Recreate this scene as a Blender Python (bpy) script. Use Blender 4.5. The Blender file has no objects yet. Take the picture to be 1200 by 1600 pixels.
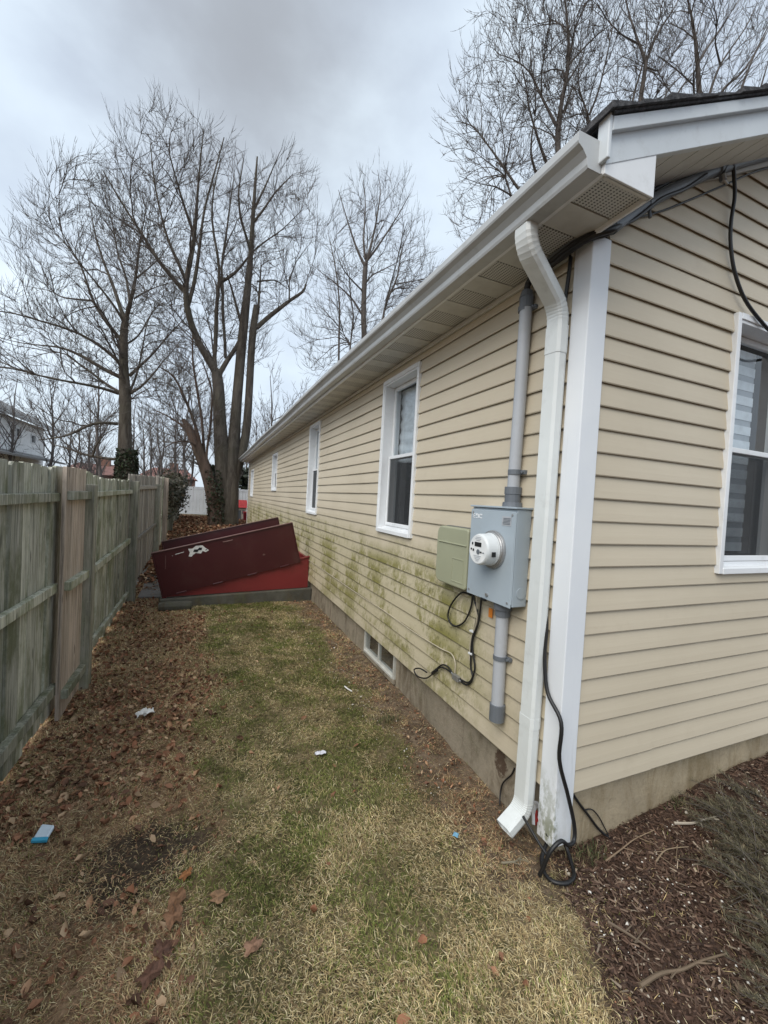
import bpy, bmesh, math, random
import numpy as np
from mathutils import Vector, Matrix

# ---------------------------------------------------------------- camera, sky, sun, exposure
scene = bpy.context.scene
COL = scene.collection
cam_data = bpy.data.cameras.new('camera')
cam = bpy.data.objects.new('camera', cam_data)
COL.objects.link(cam)
scene.camera = cam
cam_data.sensor_width = 36.0
cam_data.lens = 651.28 / 1600 * 36.0
cam_data.clip_start = 0.02
cam_data.clip_end = 2000.0
_r = Vector((0.91838434, -0.39186979, 0.05484769))
_u = Vector((-0.03943915, 0.04726918, 0.99810329))
_f = Vector((0.39371913, 0.91880558, -0.02795626))
_m = Matrix((_r, _u, -_f)).transposed().to_4x4()
_m.translation = Vector((-1.4726, -1.3392, 1.2598))
cam.matrix_world = _m

SUN_AZ, SUN_EL = 236.0, 46.0          # compass-like azimuth (from +Y, clockwise) and elevation of the veiled sun
_az, _el = math.radians(SUN_AZ), math.radians(SUN_EL)
sun_dir = Vector((math.sin(_az) * math.cos(_el), math.cos(_az) * math.cos(_el), math.sin(_el)))
sun_data = bpy.data.lights.new('sun', 'SUN')
sun_data.energy = 1.5
sun_data.angle = math.radians(50)
sun_data.color = (1.0, 0.95, 0.87)
sun = bpy.data.objects.new('sun', sun_data)
COL.objects.link(sun)
sun.rotation_euler = sun_dir.to_track_quat('Z', 'Y').to_euler()

world = bpy.data.worlds.new('World')
scene.world = world
world.use_nodes = True
nt = world.node_tree
nt.nodes.clear()
w_out = nt.nodes.new('ShaderNodeOutputWorld')
w_bg = nt.nodes.new('ShaderNodeBackground')
w_sky = nt.nodes.new('ShaderNodeTexSky')
w_sky.sky_type = 'NISHITA'
w_sky.sun_disc = False
w_sky.sun_elevation = _el
w_sky.sun_rotation = _az
w_sky.dust_density = 2.0
w_bg.inputs['Strength'].default_value = 0.1
w_geo = nt.nodes.new('ShaderNodeTexCoord')
def wn(kind, **kw):
    n = nt.nodes.new(kind)
    for k, v in kw.items():
        setattr(n, k, v)
    return n
def wramp(src, stops):
    r = nt.nodes.new('ShaderNodeValToRGB')
    r.color_ramp.interpolation = 'EASE'
    els = r.color_ramp.elements
    els[0].position, els[0].color = stops[0][0], stops[0][1]
    els[1].position, els[1].color = stops[-1][0], stops[-1][1]
    for p, c in stops[1:-1]:
        e = els.new(p); e.color = c
    nt.links.new(src, r.inputs[0])
    return r.outputs[0]
def wmix(fac, a, b, blend='MIX'):
    m = nt.nodes.new('ShaderNodeMix'); m.data_type = 'RGBA'; m.blend_type = blend
    for s, v in ((m.inputs[0], fac), (m.inputs[6], a), (m.inputs[7], b)):
        if isinstance(v, (int, float)): s.default_value = v
        elif isinstance(v, tuple): s.default_value = v
        else: nt.links.new(v, s)
    return m.outputs[2]
# the overcast cloud deck: two scales of soft noise over the whole dome
w_map = wn('ShaderNodeMapping'); w_map.inputs['Scale'].default_value = (1.0, 1.0, 1.6)
nt.links.new(w_geo.outputs['Generated'], w_map.inputs['Vector'])
w_n1 = wn('ShaderNodeTexNoise'); w_n1.inputs['Scale'].default_value = 2.1; w_n1.inputs['Detail'].default_value = 3.5; w_n1.inputs['Roughness'].default_value = 0.45
w_n2 = wn('ShaderNodeTexNoise'); w_n2.inputs['Scale'].default_value = 6.0; w_n2.inputs['Detail'].default_value = 5; w_n2.inputs['Roughness'].default_value = 0.5
for n in (w_n1, w_n2): nt.links.new(w_map.outputs[0], n.inputs['Vector'])
deck = wramp(w_n1.outputs['Fac'], [(0.30, (3.75, 4.25, 4.9, 1)), (0.5, (4.65, 5.3, 5.95, 1)), (0.68, (5.4, 6.1, 6.7, 1))])
fine = wramp(w_n2.outputs['Fac'], [(0.3, (0.92, 0.92, 0.94, 1)), (0.7, (1.05, 1.05, 1.04, 1))])
deck = wmix(1.0, deck, fine, 'MULTIPLY')
# one thick dark grey cloud hanging over the trees
w_dot = wn('ShaderNodeVectorMath', operation='DISTANCE')
nt.links.new(w_geo.outputs['Generated'], w_dot.inputs[0]); w_dot.inputs[1].default_value = (0.040, 0.715, 0.70)
w_add = wn('ShaderNodeMath', operation='MULTIPLY_ADD')
nt.links.new(w_n2.outputs['Fac'], w_add.inputs[0]); w_add.inputs[1].default_value = 0.22
nt.links.new(w_dot.outputs['Value'], w_add.inputs[2])
smudge = wramp(w_add.outputs[0], [(0.10, (0.97, 0.97, 0.97, 1)), (0.45, (0, 0, 0, 1))])
deck = wmix(smudge, deck, (2.55, 2.7, 2.9, 1))
mixed = wmix(0.88, w_sky.outputs[0], deck)
nt.links.new(mixed, w_bg.inputs['Color'])
nt.links.new(w_bg.outputs[0], w_out.inputs['Surface'])

vs = scene.view_settings
vs.view_transform = 'Standard'
vs.look = 'None'
vs.gamma = 1.0
vs.exposure = 0.85
vs.use_curve_mapping = False
scene.cycles.max_bounces = 6
scene.cycles.diffuse_bounces = 3
scene.cycles.glossy_bounces = 3
scene.cycles.transparent_max_bounces = 12

random.seed(7)
RNG = np.random.default_rng(11)

# ---------------------------------------------------------------- helpers
def tag(o, label=None, cat=None, group=None, kind=None):
    if label: o['label'] = label
    if cat: o['category'] = cat
    if group: o['group'] = group
    if kind: o['kind'] = kind
    return o
def thing(name, loc, label, cat, group=None):
    o = bpy.data.objects.new(name, None)
    o.empty_display_size = 0.1
    COL.objects.link(o)
    o.location = loc
    return tag(o, label, cat, group)
def world_loc(o):
    v = Vector((0, 0, 0))
    while o is not None:
        v += o.location; o = o.parent
    return v
def link_mesh(name, me, parent=None):
    o = bpy.data.objects.new(name, me)
    COL.objects.link(o)
    if parent is not None: o.parent = parent
    return o

class MB:
    """collects vertices and faces in world space; build() links them as one mesh object"""
    def __init__(s): s.v = []; s.f = []; s.m = []
    def add(s, vs, fs, mi=0):
        b = len(s.v)
        s.v += [tuple(p) for p in vs]
        s.f += [tuple(b + i for i in f) for f in fs]
        s.m += [mi] * len(fs)
        return s
    def box(s, x0, x1, y0, y1, z0, z1, mi=0):
        return s.add([(x0,y0,z0),(x1,y0,z0),(x1,y1,z0),(x0,y1,z0),(x0,y0,z1),(x1,y0,z1),(x1,y1,z1),(x0,y1,z1)],
                     [(0,3,2,1),(4,5,6,7),(0,1,5,4),(1,2,6,5),(2,3,7,6),(3,0,4,7)], mi)
    def hexa(s, p, mi=0):
        return s.add(p, [(0,3,2,1),(4,5,6,7),(0,1,5,4),(1,2,6,5),(2,3,7,6),(3,0,4,7)], mi)
    def quad(s, a, b, c, d, mi=0): return s.add([a,b,c,d], [(0,1,2,3)], mi)
    def tube(s, pts, r, n=8, caps=True, mi=0):
        pts = [Vector(p) for p in pts]
        rs = r if isinstance(r, (list, tuple)) else [r] * len(pts)
        rings = []; ref = None
        for i, p in enumerate(pts):
            t = (pts[min(i+1, len(pts)-1)] - pts[max(i-1, 0)]).normalized()
            if ref is None:
                ref = Vector((0,0,1)) if abs(t.z) < .9 else Vector((1,0,0))
            a = (ref - t * ref.dot(t)).normalized(); ref = a
            b = t.cross(a)
            rings.append([p + (a*math.cos(2*math.pi*k/n) + b*math.sin(2*math.pi*k/n)) * rs[i] for k in range(n)])
        vs = [q for ring in rings for q in ring]; fs = []
        for i in range(len(pts)-1):
            for k in range(n):
                fs.append((i*n+k, i*n+(k+1)%n, (i+1)*n+(k+1)%n, (i+1)*n+k))
        s.add(vs, fs, mi)
        if caps:
            s.add(rings[0], [tuple(reversed(range(n)))], mi); s.add(rings[-1], [tuple(range(n))], mi)
        return s
    def prism(s, prof, fn, a, b, mi=0, caps=True):
        """closed profile of (p, q) swept from a to b; fn(p, q, t) -> world point"""
        n = len(prof)
        vs = [fn(p, q, a) for p, q in prof] + [fn(p, q, b) for p, q in prof]
        fs = [(k, (k+1)%n, n+(k+1)%n, n+k) for k in range(n)]
        if caps: fs += [tuple(reversed(range(n))), tuple(n+k for k in range(n))]
        return s.add(vs, fs, mi)
    def build(s, name, mats, parent=None, smooth=False, bevel=0.0, seg=2, fix=True):
        off = world_loc(parent) if parent is not None else Vector((0,0,0))
        me = bpy.data.meshes.new(name)
        me.from_pydata([(x-off.x, y-off.y, z-off.z) for x, y, z in s.v], [], s.f)
        if not isinstance(mats, (list, tuple)): mats = [mats]
        for m in mats: me.materials.append(m)
        if len(mats) > 1: me.polygons.foreach_set('material_index', s.m)
        if bevel or fix:
            bm = bmesh.new(); bm.from_mesh(me)
            if fix: bmesh.ops.recalc_face_normals(bm, faces=bm.faces)
            if bevel:
                bmesh.ops.bevel(bm, geom=[e for e in bm.edges if e.is_manifold and e.calc_face_angle(0) > .4], offset=bevel, segments=seg, affect='EDGES', profile=.5)
            bm.to_mesh(me); bm.free()
        if smooth: me.polygons.foreach_set('use_smooth', [True]*len(me.polygons))
        return link_mesh(name, me, parent)

def np_mesh(name, V, F, mat, parent=None, col=None, smooth=False, kind=None):
    """numpy vertices (n,3), faces (m,k) -> object; col is one RGB per vertex"""
    off = np.array(world_loc(parent)) if parent is not None else np.zeros(3)
    me = bpy.data.meshes.new(name)
    V = (np.asarray(V, np.float64) - off).astype(np.float32); F = np.asarray(F, np.int32)
    k = F.shape[1]
    me.vertices.add(len(V)); me.vertices.foreach_set('co', V.ravel())
    me.loops.add(F.size); me.loops.foreach_set('vertex_index', F.ravel())
    me.polygons.add(len(F))
    me.polygons.foreach_set('loop_start', np.arange(0, F.size, k, dtype=np.int32))
    me.update(calc_edges=True)
    if smooth: me.polygons.foreach_set('use_smooth', np.ones(len(F), bool))
    if col is not None:
        at = me.color_attributes.new('tint', 'FLOAT_COLOR', 'POINT')
        c4 = np.ones((len(V), 4), np.float32); c4[:, :3] = col
        at.data.foreach_set('color', c4.ravel())
    me.materials.append(mat)
    o = link_mesh(name, me, parent)
    if kind: o['kind'] = kind
    return o

def smooth_path(pts, n=6):
    """Catmull-Rom through the points"""
    P = [Vector(p) for p in pts]; out = []
    for i in range(len(P)-1):
        p0, p1, p2, p3 = P[max(i-1,0)], P[i], P[i+1], P[min(i+2,len(P)-1)]
        for k in range(n):
            t = k/n
            out.append(.5*((2*p1)+(p2-p0)*t+(2*p0-5*p1+4*p2-p3)*t*t+(3*p1-p0-3*p2+p3)*t*t*t))
    out.append(P[-1])
    return out

_lat = RNG.random((256, 256))
def vnoise(x, y, s=1.0, o=0):
    x = np.asarray(x)*s + 37.1*o; y = np.asarray(y)*s + 91.7*o
    xi = np.floor(x).astype(int); yi = np.floor(y).astype(int); fx = x-xi; fy = y-yi
    fx = fx*fx*(3-2*fx); fy = fy*fy*(3-2*fy)
    g = lambda a, b: _lat[a % 256, b % 256]
    return (g(xi,yi)*(1-fx)+g(xi+1,yi)*fx)*(1-fy)+(g(xi,yi+1)*(1-fx)+g(xi+1,yi+1)*fx)*fy
def fbm(x, y, s=1.0, o=0):
    return .5*vnoise(x,y,s,o)+.3*vnoise(x,y,s*2.1,o+1)+.2*vnoise(x,y,s*4.3,o+2)
def sstep(a, b, x):
    t = np.clip((np.asarray(x, float)-a)/(b-a), 0, 1); return t*t*(3-2*t)

def ground_z(x, y):
    """the lay of the land: flat lawn, a rise beside the gable, and a slow climb toward the trees"""
    x = np.asarray(x, float); y = np.asarray(y, float)
    z = -.30 + .30*np.clip((y-5)/10.5, 0, 1)
    z = z - .06*sstep(-1.5, -2.3, x)*sstep(7, 3, y)
    z = z + .13*sstep(.25, 1.7, x)*sstep(-1.6, -.1, y)*sstep(3, .5, y)
    z = z + .02*sstep(-.5, 0, x)*sstep(.5, 2, y)*sstep(6, 4, y)
    z = z + (fbm(x, y, 2.2, 5)-.5)*.05*np.exp(-np.maximum(0, np.hypot(x+1, y-2)-8)/10)
    return z

# ---------------------------------------------------------------- materials
class Mat:
    def __init__(s, name):
        s.m = bpy.data.materials.new(name); s.m.use_nodes = True
        s.nt = s.m.node_tree; s.b = s.nt.nodes['Principled BSDF']
        s.tc = s.nt.nodes.new('ShaderNodeTexCoord')
    def n(s, kind, **kw):
        o = s.nt.nodes.new(kind)
        for k, v in kw.items(): setattr(o, k, v)
        return o
    def put(s, sock, v):
        if hasattr(v, 'is_output') or isinstance(v, bpy.types.NodeSocket): s.nt.links.new(v, sock)
        elif isinstance(v, tuple) and len(v) == 3 and len(sock.default_value) == 4: sock.default_value = (*v, 1)
        else: sock.default_value = v
    def vec(s, scale=(1,1,1), rnd=False, src='Object'):
        mp = s.n('ShaderNodeMapping'); mp.inputs['Scale'].default_value = scale
        s.nt.links.new(s.tc.outputs[src], mp.inputs['Vector'])
        if rnd:
            oi = s.n('ShaderNodeObjectInfo'); ml = s.n('ShaderNodeMath', operation='MULTIPLY')
            s.nt.links.new(oi.outputs['Random'], ml.inputs[0]); ml.inputs[1].default_value = 57.0
            s.nt.links.new(ml.outputs[0], mp.inputs['Location'])
        return mp.outputs[0]
    def noise(s, scale, detail=4, rough=.55, vec=None, dist=0):
        o = s.n('ShaderNodeTexNoise'); o.inputs['Scale'].default_value = scale; o.inputs['Detail'].default_value = detail
        o.inputs['Roughness'].default_value = rough; o.inputs['Distortion'].default_value = dist
        s.nt.links.new(vec if vec is not None else s.tc.outputs['Object'], o.inputs['Vector'])
        return o.outputs['Fac']
    def ramp(s, src, a, b, lo=0.0, hi=1.0):
        o = s.n('ShaderNodeMapRange'); o.interpolation_type = 'SMOOTHSTEP'
        for i, v in ((0, src), (1, a), (2, b), (3, lo), (4, hi)): s.put(o.inputs[i], v)
        return o.outputs[0]
    def math(s, op, a, b=0.0):
        o = s.n('ShaderNodeMath', operation=op); s.put(o.inputs[0], a); s.put(o.inputs[1], b); return o.outputs[0]
    def mix(s, fac, a, b, blend='MIX'):
        o = s.n('ShaderNodeMix', data_type='RGBA', blend_type=blend)
        s.put(o.inputs[0], fac); s.put(o.inputs[6], a); s.put(o.inputs[7], b); return o.outputs[2]
    def sep(s):
        o = s.n('ShaderNodeSeparateXYZ'); s.nt.links.new(s.tc.outputs['Object'], o.inputs[0]); return o.outputs
    def rnd(s):
        return s.n('ShaderNodeObjectInfo').outputs['Random']
    def done(s, col, rough=.6, bump=None, strength=.3, dist=.01, metal=0.0, spec=.5):
        s.put(s.b.inputs['Base Color'], col); s.put(s.b.inputs['Roughness'], rough)
        s.b.inputs['Metallic'].default_value = metal; s.b.inputs['Specular IOR Level'].default_value = spec
        if bump is not None:
            o = s.n('ShaderNodeBump'); o.inputs['Strength'].default_value = strength; o.inputs['Distance'].default_value = dist
            s.nt.links.new(bump, o.inputs['Height']); s.nt.links.new(o.outputs[0], s.b.inputs['Normal'])
        return s.m

def painted(name, c, var=.06, rough=.4, dirt=(.18,.17,.14), damt=.25, dscale=9, spec=.5):
    m = Mat(name)
    f = m.ramp(m.noise(dscale, 6, .65), .5, .78, 0, damt)
    g = m.ramp(m.noise(2.3, 3), .3, .7, 1-var, 1+var)
    gm = m.n('ShaderNodeCombineColor'); [m.put(gm.inputs[i], g) for i in range(3)]
    col = m.mix(1.0, c, gm.outputs[0], 'MULTIPLY')
    return m.done(m.mix(f, col, dirt), rough, m.noise(60, 3), .08, .002, spec=spec)

def siding_mat(name, algae):
    m = Mat(name)
    base = m.mix(m.ramp(m.noise(.9, 4, .5), .3, .7), (.515,.452,.345), (.57,.503,.39))
    grain = m.noise(1.0, 5, .6, m.vec((3, 3, 160)))
    base = m.mix(m.ramp(grain, .35, .7, 0, .12), base, (.40,.32,.22))
    base = m.mix(m.ramp(m.noise(3.5, 6, .7), .55, .8, 0, .3), base, (.40,.34,.25))
    if algae:
        x, y, z = m.sep()
        zz = m.math('ADD', z, m.math('MULTIPLY', m.noise(1.6, 3), .5))
        band = m.math('MULTIPLY', m.ramp(zz, 1.35, .95), m.ramp(zz, .12, .5, .35, 1))
        band = m.math('MULTIPLY', band, m.ramp(y, .35, .95, .15, 1))
        streak = m.noise(1.0, 9, .8, m.vec((13, 11, 6.5)), .5)
        big = m.noise(1.7, 5, .6)
        f = m.math('MULTIPLY', m.ramp(m.math('ADD', m.math('MULTIPLY', streak, .6), m.math('MULTIPLY', big, .55)), .54, .63), m.math('MULTIPLY', band, m.ramp(m.math('FRACT', m.math('DIVIDE', z, .1016)), .98, .02, .45, 1.0)))
        base = m.mix(m.math('MULTIPLY', band, .34), base, (.37,.345,.18))
        base = m.mix(m.math('MULTIPLY', f, .9), base, (.19,.178,.04))
        sp = m.math('MULTIPLY', m.ramp(m.noise(26, 7, .8), .50, .62), m.ramp(big, .38, .58))
        base = m.mix(m.math('MULTIPLY', m.math('MULTIPLY', sp, band), .75), base, (.12,.11,.045))
    return m.done(base, .5, grain, .12, .003, spec=.35)

def wood(name, a, b, green=0.0, rough=.85):
    m = Mat(name)
    g = m.noise(1.0, 6, .65, m.vec((24, 24, .8), rnd=True), .7)
    col = m.mix(m.ramp(g, .3, .7), a, b)
    fineg = m.noise(1.0, 6, .75, m.vec((75, 75, 1.6), rnd=True))
    col = m.mix(m.ramp(fineg, .47, .62, 0, .72), col, tuple(c*.27 for c in a))
    blot = m.noise(2.6, 6, .7, m.vec((2.2, 2.2, 1), rnd=True))
    if green:
        col = m.mix(m.ramp(blot, .40, .66, 0, green), col, (.16,.175,.095))
    col = m.mix(m.ramp(m.noise(6, 7, .75, m.vec((1.6,1.6,.3), rnd=True)), .50, .74, 0, .7), col, tuple(c*.33 for c in a))
    lichen = m.noise(34, 5, .7, m.vec((1,1,.8), rnd=True))
    col = m.mix(m.math('MULTIPLY', m.ramp(lichen, .60, .68), .5*min(1, green*2)), col, (.36,.38,.30))
    vor = m.n('ShaderNodeTexVoronoi'); vor.inputs['Scale'].default_value = 1.0
    m.nt.links.new(m.vec((11, 11, 3.1), rnd=True), vor.inputs['Vector'])
    col = m.mix(m.ramp(vor.outputs['Distance'], .16, .07, 0, .7), col, tuple(c*.25 for c in a))
    hue = m.ramp(m.rnd(), 0, 1, .68, 1.16)
    gm = m.n('ShaderNodeCombineColor'); [m.put(gm.inputs[i], hue) for i in range(3)]
    col = m.mix(1.0, col, gm.outputs[0], 'MULTIPLY')
    return m.done(col, rough, m.math('ADD', g, fineg), .7, .006, spec=.2)

def tinted(name, rough=.8, trans=0.0, spec=.25):
    m = Mat(name)
    at = m.n('ShaderNodeVertexColor', layer_name='tint')
    return m.done(at.outputs['Color'], rough, spec=spec)

def flat(name, c, rough=.5, spec=.5, metal=0.0):
    m = Mat(name)
    col = m.mix(m.ramp(m.noise(14, 5, .6), .35, .75), c, tuple(x*.8 for x in c))
    return m.done(col, rough, m.noise(90, 3), .05, .001, spec=spec, metal=metal)

def concrete(name, a, b, moss=.3, stain=(.10,.075,.045), rust=None):
    m = Mat(name)
    col = m.mix(m.ramp(m.noise(3, 6, .65), .3, .7), a, b)
    col = m.mix(m.ramp(m.noise(1.0, 7, .75, m.vec((5,5,1.6)), .5), .47, .66, 0, .7), col, stain)
    col = m.mix(m.ramp(m.noise(5.2, 7, .75), .52, .68, 0, moss), col, (.12,.12,.062))
    col = m.mix(m.ramp(m.noise(17, 6, .75), .5, .7, 0, .35), col, tuple(q*.45 for q in a))
    if rust:
        x, y, z = m.sep()
        dy = m.math('DIVIDE', m.math('SUBTRACT', y, rust[0]), rust[2]); dz = m.math('DIVIDE', m.math('SUBTRACT', z, rust[1]), rust[3])
        d = m.math('ADD', m.math('ADD', m.math('MULTIPLY', dy, dy), m.math('MULTIPLY', dz, dz)), m.math('MULTIPLY', m.math('SUBTRACT', m.noise(22, 6, .75), .5), 4.5))
        col = m.mix(m.ramp(d, .9, .2, 0, .85), col, (.06,.032,.02))
    pit = m.noise(55, 4, .7)
    col = m.mix(m.ramp(pit, .62, .75, 0, .5), col, (.08,.07,.055))
    return m.done(col, .9, m.math('ADD', pit, m.noise(9, 5)), .5, .008, spec=.2)

M = {}
M['side'] = siding_mat('siding_weathered', True)
M['gab'] = siding_mat('siding_clean', False)
M['white'] = painted('white_aluminium', (.72,.74,.76), rough=.38, damt=.22)
M['gutter'] = painted('gutter_aluminium', (.44,.46,.47), rough=.35, damt=.35)
M['vinyl'] = painted('white_vinyl', (.76,.78,.80), rough=.42, damt=.2)
M['soffit'] = painted('soffit_panel', (.55,.55,.52), rough=.5, damt=.2)
M['rake'] = painted('rake_metal', (.56,.60,.63), rough=.4, damt=.45, dscale=16, dirt=(.35,.35,.35))
M['green_ds'] = painted('downspout_paint', (.67,.70,.695), rough=.35, damt=.25)
M['box'] = painted('meter_grey', (.36,.42,.47), rough=.42, damt=.12)
M['tel'] = painted('cabinet_green', (.33,.34,.235), rough=.5, damt=.15)
M['oldvinyl'] = painted('aged_vinyl', (.50,.50,.46), rough=.5, damt=.45, dirt=(.2,.19,.15))
M['pvc'] = painted('grey_pvc', (.40,.42,.45), rough=.5, damt=.2)
M['pvcd'] = painted('dark_grey_pvc', (.13,.145,.165), rough=.5, damt=.2)
M['black'] = flat('black_cable', (.012,.012,.013), .45)
M['steel'] = flat('galvanised_steel', (.42,.42,.42), .4, metal=.7)
M['orange'] = flat('orange_tag', (.75,.24,.03), .5)
M['beige'] = flat('beige_cable', (.45,.40,.30), .6)
M['dark'] = flat('dark_interior', (.035,.037,.04), .9)
M['conc'] = concrete('foundation_side', (.33,.285,.22), (.235,.205,.155), .45, rust=(.40, -.11, .055, .085))
M['conc2'] = concrete('foundation_gable', (.42,.345,.235), (.33,.275,.195), .12, (.22,.165,.09))
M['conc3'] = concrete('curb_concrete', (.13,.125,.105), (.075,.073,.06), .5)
M['old'] = wood('weathered_grey_wood', (.43,.43,.36), (.62,.615,.535), .85)
M['old2'] = wood('weathered_green_wood', (.40,.40,.325), (.58,.575,.485), .85)
M['tan'] = wood('newer_tan_wood', (.62,.50,.41), (.78,.66,.56), .12)
M['tan2'] = wood('newer_grey_wood', (.36,.33,.29), (.44,.41,.37), .12)
M['pole'] = wood('dark_post_wood', (.28,.27,.22), (.42,.40,.335), .5)
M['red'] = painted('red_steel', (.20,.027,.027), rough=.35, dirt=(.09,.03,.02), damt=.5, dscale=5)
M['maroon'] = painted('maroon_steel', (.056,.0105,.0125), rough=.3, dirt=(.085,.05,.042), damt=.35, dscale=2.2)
M['bark'] = None
M['tint'] = tinted('grass_and_leaves')
M['ivy'] = tinted('ivy_leaves', .55, spec=.4)

def bark(name, a, b, green=.3):
    m = Mat(name)
    g = m.noise(1.0, 6, .7, m.vec((5, 5, 1.1)), 1.0)
    col = m.mix(m.ramp(g, .32, .68), a, b)
    col = m.mix(m.ramp(m.noise(.8, 4), .45, .7, 0, green), col, (.10,.10,.06))
    return m.done(col, .9, g, .8, .06, spec=.15)
M['bark'] = bark('bark', (.058,.048,.04), (.135,.118,.098))
M['bark_red'] = bark('bark_reddish', (.065,.045,.036), (.135,.095,.075), .2)
M['twig'] = bark('twigs', (.092,.080,.074), (.145,.127,.116), .1)
M['twig_far'] = bark('far_twigs', (.105,.093,.09), (.16,.145,.14), .1)

def pane_mat(name, tint, fres=1.5):
    m = Mat(name); t = m.nt; t.nodes.remove(m.b)
    out = [n for n in t.nodes if n.type == 'OUTPUT_MATERIAL'][0]
    tr = m.n('ShaderNodeBsdfTransparent'); tr.inputs[0].default_value = (*tint, 1)
    gl = m.n('ShaderNodeBsdfGlossy'); gl.inputs['Roughness'].default_value = .02
    fr = m.n('ShaderNodeFresnel'); gm_ = m.n('ShaderNodeNewGeometry'); m.put(fr.inputs['IOR'], m.math('ADD', m.math('MULTIPLY', gm_.outputs['Backfacing'], 1/fres-fres), fres))
    bp = m.n('ShaderNodeBump'); bp.inputs['Strength'].default_value = .03; bp.inputs['Distance'].default_value = .01
    t.links.new(m.noise(5, 2), bp.inputs['Height'])
    t.links.new(bp.outputs[0], gl.inputs['Normal'])
    mx = m.n('ShaderNodeMixShader')
    t.links.new(fr.outputs[0], mx.inputs[0]); t.links.new(tr.outputs[0], mx.inputs[1]); t.links.new(gl.outputs[0], mx.inputs[2])
    t.links.new(mx.outputs[0], out.inputs['Surface'])
    return m.m
M['glass'] = pane_mat('window_glass', (.86,.9,.92), 1.9)
def screen_mat():
    m = Mat('insect_screen'); t = m.nt
    out = [n for n in t.nodes if n.type == 'OUTPUT_MATERIAL'][0]
    tr = m.n('ShaderNodeBsdfTransparent'); mx = m.n('ShaderNodeMixShader')
    m.b.inputs['Base Color'].default_value = (.03,.033,.036,1); m.b.inputs['Roughness'].default_value = .7
    mx.inputs[0].default_value = .55
    t.links.new(tr.outputs[0], mx.inputs[1]); t.links.new(m.b.outputs[0], mx.inputs[2]); t.links.new(mx.outputs[0], out.inputs['Surface'])
    return m.m
M['screen'] = screen_mat()
M['blind'] = flat('blind_fabric', (.74,.78,.82), .7)
M['blind2'] = flat('blind_sheer', (.40,.43,.47), .8)

def vent_mat():
    m = Mat('perforated_soffit')
    x, y, z = m.sep()
    def cell(v, k):
        return m.math('ABSOLUTE', m.math('SUBTRACT', m.math('FRACT', m.math('MULTIPLY', v, k)), .5))
    d = m.math('ADD', m.math('POWER', m.math('MULTIPLY', cell(x, 62), 1.0), 2.0), m.math('POWER', m.math('MULTIPLY', cell(y, 88), .75), 2.0))
    hole = m.ramp(d, .075, .045)
    return m.done(m.mix(hole, (.56,.56,.53), (.05,.05,.05)), .5)
M['vent'] = vent_mat()

# ---------------------------------------------------------------- ground
def build_ground():
    def axis(lo, hi, step, far):
        a = list(np.arange(lo, hi + 1e-6, step)); d = step
        l = [lo]; r = [hi]
        while r[-1] < far: d *= 1.35; r.append(r[-1] + d); l.append(l[-1] - d)
        return np.array(list(reversed(l[1:])) + a + r[1:])
    xs = axis(-2.8, 2.4, .035, 900); ys = axis(-1.4, 6.2, .035, 900)
    X, Y = np.meshgrid(xs, ys, indexing='ij')
    Z = ground_z(X, Y)
    near = np.exp(-np.maximum(0, np.hypot(X+.8, Y-2)-6)/2)
    Z = Z + near*((vnoise(X, Y, 9, 2)-.5)*.022 + (vnoise(X, Y, 23, 3)-.5)*.012)
    nx, ny = len(xs), len(ys)
    V = np.stack([X, Y, Z], -1).reshape(-1, 3)
    i, j = np.meshgrid(np.arange(nx-1), np.arange(ny-1), indexing='ij')
    a = (i*ny+j).ravel(); F = np.stack([a, a+ny, a+ny+1, a+1], 1)
    m = Mat('ground_soil_and_thatch')
    x, y, z = m.sep()
    wob = m.math('MULTIPLY', m.math('SUBTRACT', m.noise(2.4, 5, .65), .5), .9)
    soil = m.mix(m.ramp(m.noise(16, 8, .75), .35, .68), (.085,.06,.04), (.22,.165,.115))
    shaded_thatch = m.mix(m.ramp(m.noise(30, 6, .7), .35, .65), (.07,.055,.03), (.27,.21,.12))  # thatch colour darkened to paint in the shade between grass blades
    lawn = m.mix(m.ramp(m.noise(4.2, 7, .7), .40, .64), shaded_thatch, (.075,.074,.03))
    litter = m.mix(m.ramp(m.noise(24, 7, .75), .35, .7), (.13,.08,.048), (.42,.28,.17))
    mulch = m.mix(m.ramp(m.noise(38, 8, .8), .36, .68), (.035,.021,.015), (.11,.07,.05))
    xw = m.math('ADD', x, wob)
    col = m.mix(m.ramp(xw, -1.32, -1.62), lawn, litter)
    col = m.mix(m.ramp(xw, -.42, -.22), col, soil)
    # planting bed in front of the gable
    side = m.math('ADD', m.math('SUBTRACT', x, m.math('MULTIPLY', y, .55)), m.math('MULTIPLY', wob, .35))
    bed = m.math('MULTIPLY', m.ramp(side, -.02, .14), m.ramp(y, .25, -.05))
    col = m.mix(bed, col, mulch)
    dx = m.math('DIVIDE', m.math('ADD', x, 1.69), .30); dy = m.math('DIVIDE', m.math('SUBTRACT', y, .60), .24)
    dd = m.math('ADD', m.math('ADD', m.math('MULTIPLY', dx, dx), m.math('MULTIPLY', dy, dy)), m.math('MULTIPLY', wob, 1.2))
    col = m.mix(m.ramp(dd, 1.5, .3, 0, .9), col, m.mix(m.ramp(m.noise(30, 6, .75), .35, .65), (.028,.022,.018), (.065,.052,.040)))
    far = m.ramp(y, 7, 9)
    col = m.mix(far, col, m.mix(m.ramp(m.noise(1.2, 6, .7), .4, .6), litter, (.10,.09,.05)))
    mat = m.done(col, .95, m.noise(45, 7, .75), .7, .02, spec=.1)
    o = np_mesh('ground', V, F, mat, smooth=True)
    o['kind'] = 'structure'
build_ground()

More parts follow.
